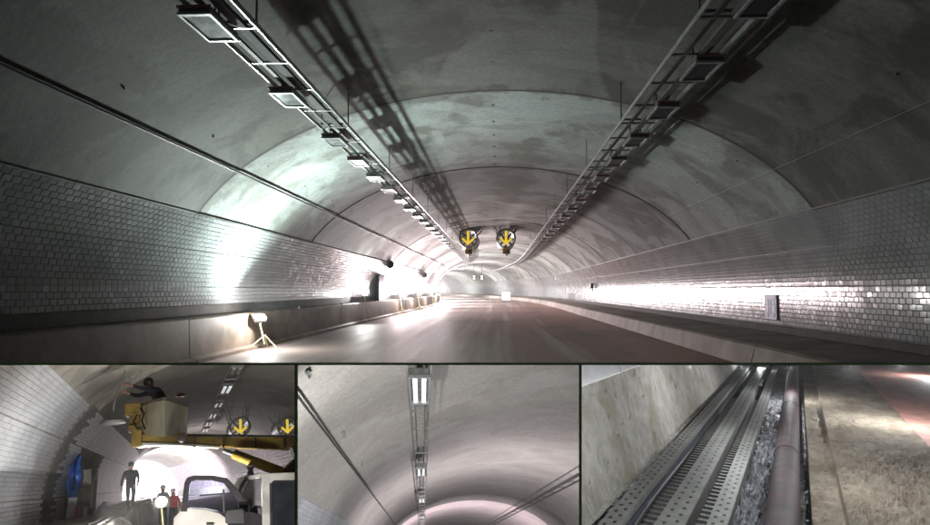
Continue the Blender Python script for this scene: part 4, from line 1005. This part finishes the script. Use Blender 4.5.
# right ladder, far side
lr = empty('cable_ladder', FB, 'dark cable ladder crossing the lower right corner of the ceiling light bay', 'cable tray')
p = on_b(760, 440, .90)
for dx in (0, .5): MB().bar((p.x + dx, 6, p.z - dx * .1), (p.x + dx, 90, p.z - dx * .1), .035, .08).build('rail', M['steel_dark'], lr)
for i in range(30): MB().box((p.x + .25, 8 + 2.5 * i, p.z), (.5, .1, .03)).build('rung', M['steel_dark'], lr)
for i, (cx_, cy_) in enumerate(((40, 44), (152, 236), (208, 327))):
    q = pb(cx_, cy_, 1.0); # on the vault: intersect
    t = 5.0
    for _ in range(400):
        x, z = q.x * t, q.z * t
        if ((x - 3.7) / 6.72) ** 2 + (z / 4.04) ** 2 >= 1: break
        t += .1
    e = empty('ceiling_bolt', FB @ Matrix.Translation(q * (t - .15)), '%s pale bolt plate on the vault, left of the lamps' % ('top', 'middle', 'lowest')[i][:10], 'bolt', 'bolt plates on the vault')
    MB().box((0, 0, 0), (.07, .22, .03), Matrix.Rotation(-.6, 3, 'Y')).build('plate', M['steel'], e); MB().tube([(0, 0, 0), (.02, 0, -.07)], .012, 8).build('stud', M['steel'], e)
MB_o = MB().box(pb(14, 436, 19.6), (.2, .8, .25)).build('wall_box', M['steel_dark'], None, FB, bevel=.02); tag(MB_o, 'small dark junction box on the tiles at the lower left', 'junction box')
clip_since(snap, P_B)
lamp_at(FB, (.6, 15, -4.2), 620, (.8, 19, 3.0), .8, (1, .96, .95))  # fill light added for a dark stretch of the vault
lamp_px(308, 590, 6.9, 1250, (440, 470), 14, .05, (1, .98, .93))
lamp_at(FB, (2.8, 27, -4.6), 1900, (4.0, 34, 3.0), 1.4, (1, .90, .92))
lamp_at(FB, (2.6, 50, -5.0), 3000, (3.4, 62, 3.0), .6, (1, .88, .90))

# ================================================================== LOWER RIGHT BAY: cable trench
snap = snapshot()
G = abs((FC.inverted() @ (EYE + ray(700, 525) * 8.4)).z)                                                    # eye above the trench floor; x per pixel at depth
def gx(cx, cy=425, g=G):
    """local x of a line that passes through crop pixel (cx,cy) on the level z=-g"""
    d = pc(cx, cy, 1.0); return d.x * (g / -d.z)
def relief(x0, x1, y0, y1, zf, nx, ny, amp, fscale, name, mt, parent=None, kind=None, seed=0.0, ridge=None):
    from mathutils import noise
    vs = []
    for j in range(ny + 1):
        y = y0 * (y1 / y0) ** (j / ny)
        for i in range(nx + 1):
            x = x0 + (x1 - x0) * i / nx
            h = noise.fractal((x * fscale[0] + seed, y * fscale[1], seed), 0.7, 2.1, 5) * amp * min(1, (13 / y) ** 1.5)
            if ridge: h += ridge(x, y)
            vs.append((x, y, zf(x) + h))
    fs = [(j * (nx + 1) + i, j * (nx + 1) + i + 1, (j + 1) * (nx + 1) + i + 1, (j + 1) * (nx + 1) + i) for j in range(ny) for i in range(nx)]
    o = MB().add(vs, fs).build(name, mt, parent, FC, smooth=False, kind=kind)
    return o
Y0, Y1 = 4.8, 52.0
print('C', G, Y0)
from mathutils import noise as NZ
xt = gx(60); xt2 = gx(400)                                 # tray span
xp0, xp1 = gx(494), gx(592); xk = gx(720); 
# trench floor
relief(gx(-40, 425), gx(640, 425), Y0, Y1, lambda x: -G - .12, 60, 260, .05, (5, 2.2), 'trench_floor', M['gutter'], kind='structure')
# hacked slope left of the trays, rising to smooth wall and tiles
xl = gx(50)
kk = pc(15, 70, 1); zT0 = -G * .44; xT0 = kk.x * zT0 / kk.z
def slope(x): return -G + .10 + max(0, (xl - x)) * ((zT0 + G - .10) / (xl - xT0))
def hack(x, y):
    u = (xl - x) / 1.15
    a = max(0, min(1, 1.25 - u)) if u > 0 else 0
    return a * (.17 * abs(NZ.noise((x * 7.0 + y * 2.1, y * 3.2 - x * 5.0, 3.1))) + .08 * NZ.noise((x * 15, y * 7 - x * 9, 1)))
rl = relief(xT0 - .05, xl + .08, Y0, Y1, slope, 130, 420, .022, (6, 3), 'bank', M['rough_grey'], kind='structure', seed=2, ridge=hack)
# tile row on top of the bank
tw_ = empty('tile_course', FC, 'large pale tiles along the top left corner above the cable trench', 'tiles')
xT, zT = xT0, zT0
for i in range(12):
    for j_ in range(2):
        MB().box((xT - .02 - .17 * j_, 7.0 + 2.9 * i + 1.45 * j_, zT + .27 + .50 * j_), (.06, 2.86, .52), Matrix.Rotation(-.33, 3, 'Y')).build('tile', M['tile_big'], tw_, bevel=.012)
# trays
def channel(xa, xb, z0, h, lab, holes=True, name='cable_tray', mt='tray_steel', group='perforated steel trays in the trench', wl=.012, extra=None):
    e = empty(name, FC, lab, 'cable tray', group)
    MB().bar(((xa + xb) / 2, Y0, z0 + h), ((xa + xb) / 2, Y1, z0 + h), xb - xa, wl).build('top_plate', M[mt], e)
    for x in (xa, xb): MB().bar((x, Y0, z0 + h / 2), (x, Y1, z0 + h / 2), wl, h - wl).build('flange', M[mt], e)
    n = 0; y = Y0 + .2; hm = None
    while y < 26:
        for f_ in (.3, .7):
            x = xa + (xb - xa) * f_ + 0
            if hm is None:
                ho = MB().lathe([(0, .004), (.020, .003), (.026, 0)], (0, 0, 0), 'Z', 8).build('hole', M['black'], e); hm = ho.data
            else: ho = link('hole', hm, None, e)
            ho.location = (x, y + (.14 if f_ > .5 else 0), z0 + h + wl / 2 + .001); ho.scale = (1, 2.0, 1)
        y += .28
    return e
z0 = -G
channel(gx(64, 425, G - .22), gx(120, 425, G - .22), z0, .22, 'left perforated steel channel along the hacked bank')
channel(gx(210, 425, G - .28), gx(290, 425, G - .28), z0 + .02, .26, 'middle perforated steel channel, widest and palest of the three')
channel(gx(346, 425, G - .2), gx(400, 425, G - .2), z0 - .02, .22, 'right perforated steel channel beside the crumpled sheeting')
def bed(xa, xb, lab):
    e = empty('tray_bed', FC, lab, 'tray bed', 'slatted tray beds between the channels')
    MB().bar(((xa + xb) / 2, Y0, -G - .04), ((xa + xb) / 2, Y1, -G - .04), xb - xa, .02).build('base', M['interior'], e)
    y = Y0 + .1; me = None
    while y < 22:
        if me is None: r = MB().box((0, 0, 0), (xb - xa, .09, .04)).build('slat', M['tray_steel'], e); me = r.data
        else: r = link('slat', me, None, e)
        r.location = ((xa + xb) / 2, y, -G + .0); y += .22
    return e
bed(gx(165), gx(212), 'narrow slatted bed beside the black cables'); bed(gx(290), gx(350), 'wide slatted bed between the middle and right channels')
for i, (cx_, r, mt, lb) in enumerate(((132, .045, 'black', 'black cable beside the left channel'), (146, .05, 'navy', 'thick dark blue cable in the middle of the bundle'), (158, .04, 'black', 'black cable nearest the narrow slatted bed'))):
    x = gx(cx_, 425, G - .1)
    o = MB().tube([(x + .015 * math.sin(y * 1.3 + i * 2), y, -G + .09 + .01 * math.sin(y * 2 + i)) for y in [Y0 + .6 * k for k in range(56)]], r, 8).build('cable', M[mt], None, FC, smooth=True); tag(o, lb, 'cable', 'cables laid in the trench')
# joint plates across the middle channel
for i, (cx_, cy_) in enumerate(((410, 140), (470, 62))):
    p = pc(cx_, cy_, 1); t = (G - .15) / -p.z; p = p * t
    e = empty('splice_plate', FC @ Matrix.Translation((p.x, p.y, -G + .16)), '%s dark splice bracket across the trays' % ('nearer', 'farther')[i], 'bracket', 'splice brackets')
    MB().box((0, 0, .08), (.28, .5, .05)).build('plate', M['steel_dark'], e, bevel=.01); MB().box((.2, .2, .02), (.1, 1.1, .12)).build('arm', M['reflector'], e)
# crumpled sheeting between the trays and the pipe
relief(gx(405), xp0 + .06, Y0, Y1, lambda x: -G + .02, 26, 330, .13, (7, 2.6), 'sheeting', M['foil'], seed=5.0)
o = COL.objects[-1] if False else [q for q in COL.objects if q.name.startswith('sheeting')][-1]; tag(o, 'crumpled grey sheeting wedged between the right channel and the pipe', 'sheeting')
# pipe
rp = (xp1 - xp0) / 2 * .97
o = MB().tube([((xp0 + xp1) / 2, y, -G + rp * .55) for y in [Y0 + .8 * k for k in range(int((Y1 - Y0) / .8))]], rp, 32).build('pipe_wall', M['pipe_red'], None, FC, smooth=True)
pe = empty('drain_pipe', FC, 'thick dull maroon pipe lying in the trench beside the kerb', 'pipe'); mw = o.matrix_world.copy(); o.parent = pe; o.matrix_local = Matrix(); 
for y in (7.2, 13.5, 19.8, 26):
    MB().tube([((xp0 + xp1) / 2, y, -G + rp * .55), ((xp0 + xp1) / 2, y + .16, -G + rp * .55)], rp * 1.05, 32).build('collar', M['pipe_red'], pe, smooth=True)
# kerb right of the pipe, with a darker sunken strip, and the red floor
gk = G - .22
xk0 = gx(622, 425, gk); xk1 = gx(716, 425, gk); xr = gx(910, 210, gk)
def kerbz(x): return -gk - (.10 if x < xk1 else 0) 
relief(xk0, xr + .02, Y0, Y1, kerbz, 90, 380, .042, (6, 2.6), 'kerb', M['tan_concrete'], kind='structure', seed=9)
MB().add([(xk0, Y0, -gk - .08), (xk0, Y1, -gk - .08), (xk0 - .02, Y1, -G - .4), (xk0 - .02, Y0, -G - .4)], [(0, 1, 2, 3)]).build('kerb_face', M['dark_concrete'], None, FC, kind='structure')
MB().add([(xr, Y0, -gk - .02), (xr + 6, Y0, -gk + .0), (xr + 6, Y1, -gk + .0), (xr, Y1, -gk - .02)], [(0, 1, 2, 3)]).build('pavement', M['red_floor'], None, FC, kind='structure')
clip_since(snap, P_C)
for (px_, py_, d_, pw_) in ((690, 367, 7.6, 110), (850, 367, 9.5, 150), (740, 366.5, 13, 120), (900, 366.5, 15, 330), (790, 366.5, 19, 130), (760, 366, 27, 60), (930, 366.3, 26, 210), (640, 367, 14, 60)):  # fill lights added under the slab, no fittings hang there
    P = EYE + ray(px_, py_) * d_; l = add_light('trench_lamp', 'POINT', P, pw_, P, 0.0, (.95, .97, 1))
lamp_px(640, 585, 6.6, 350, (740, 400), 18, .3, (.92, .96, 1))  # fill light added below the view

# ================================================================== dusty air added for a soft glow round lamps
hz = MB().box((-20, 88, -28), (170, 200, 72)).build('haze', None); hz['kind'] = 'stuff'
m = bpy.data.materials.new('dusty air'); m.use_nodes = True; nt = m.node_tree; nt.nodes.remove(nt.nodes['Principled BSDF'])
v = nt.nodes.new('ShaderNodeVolumePrincipled'); v.inputs['Density'].default_value = 0.0018; v.inputs['Color'].default_value = (.92, .92, .92, 1)
nt.links.new(v.outputs[0], nt.nodes['Material Output'].inputs['Volume']); hz.data.materials.append(m)
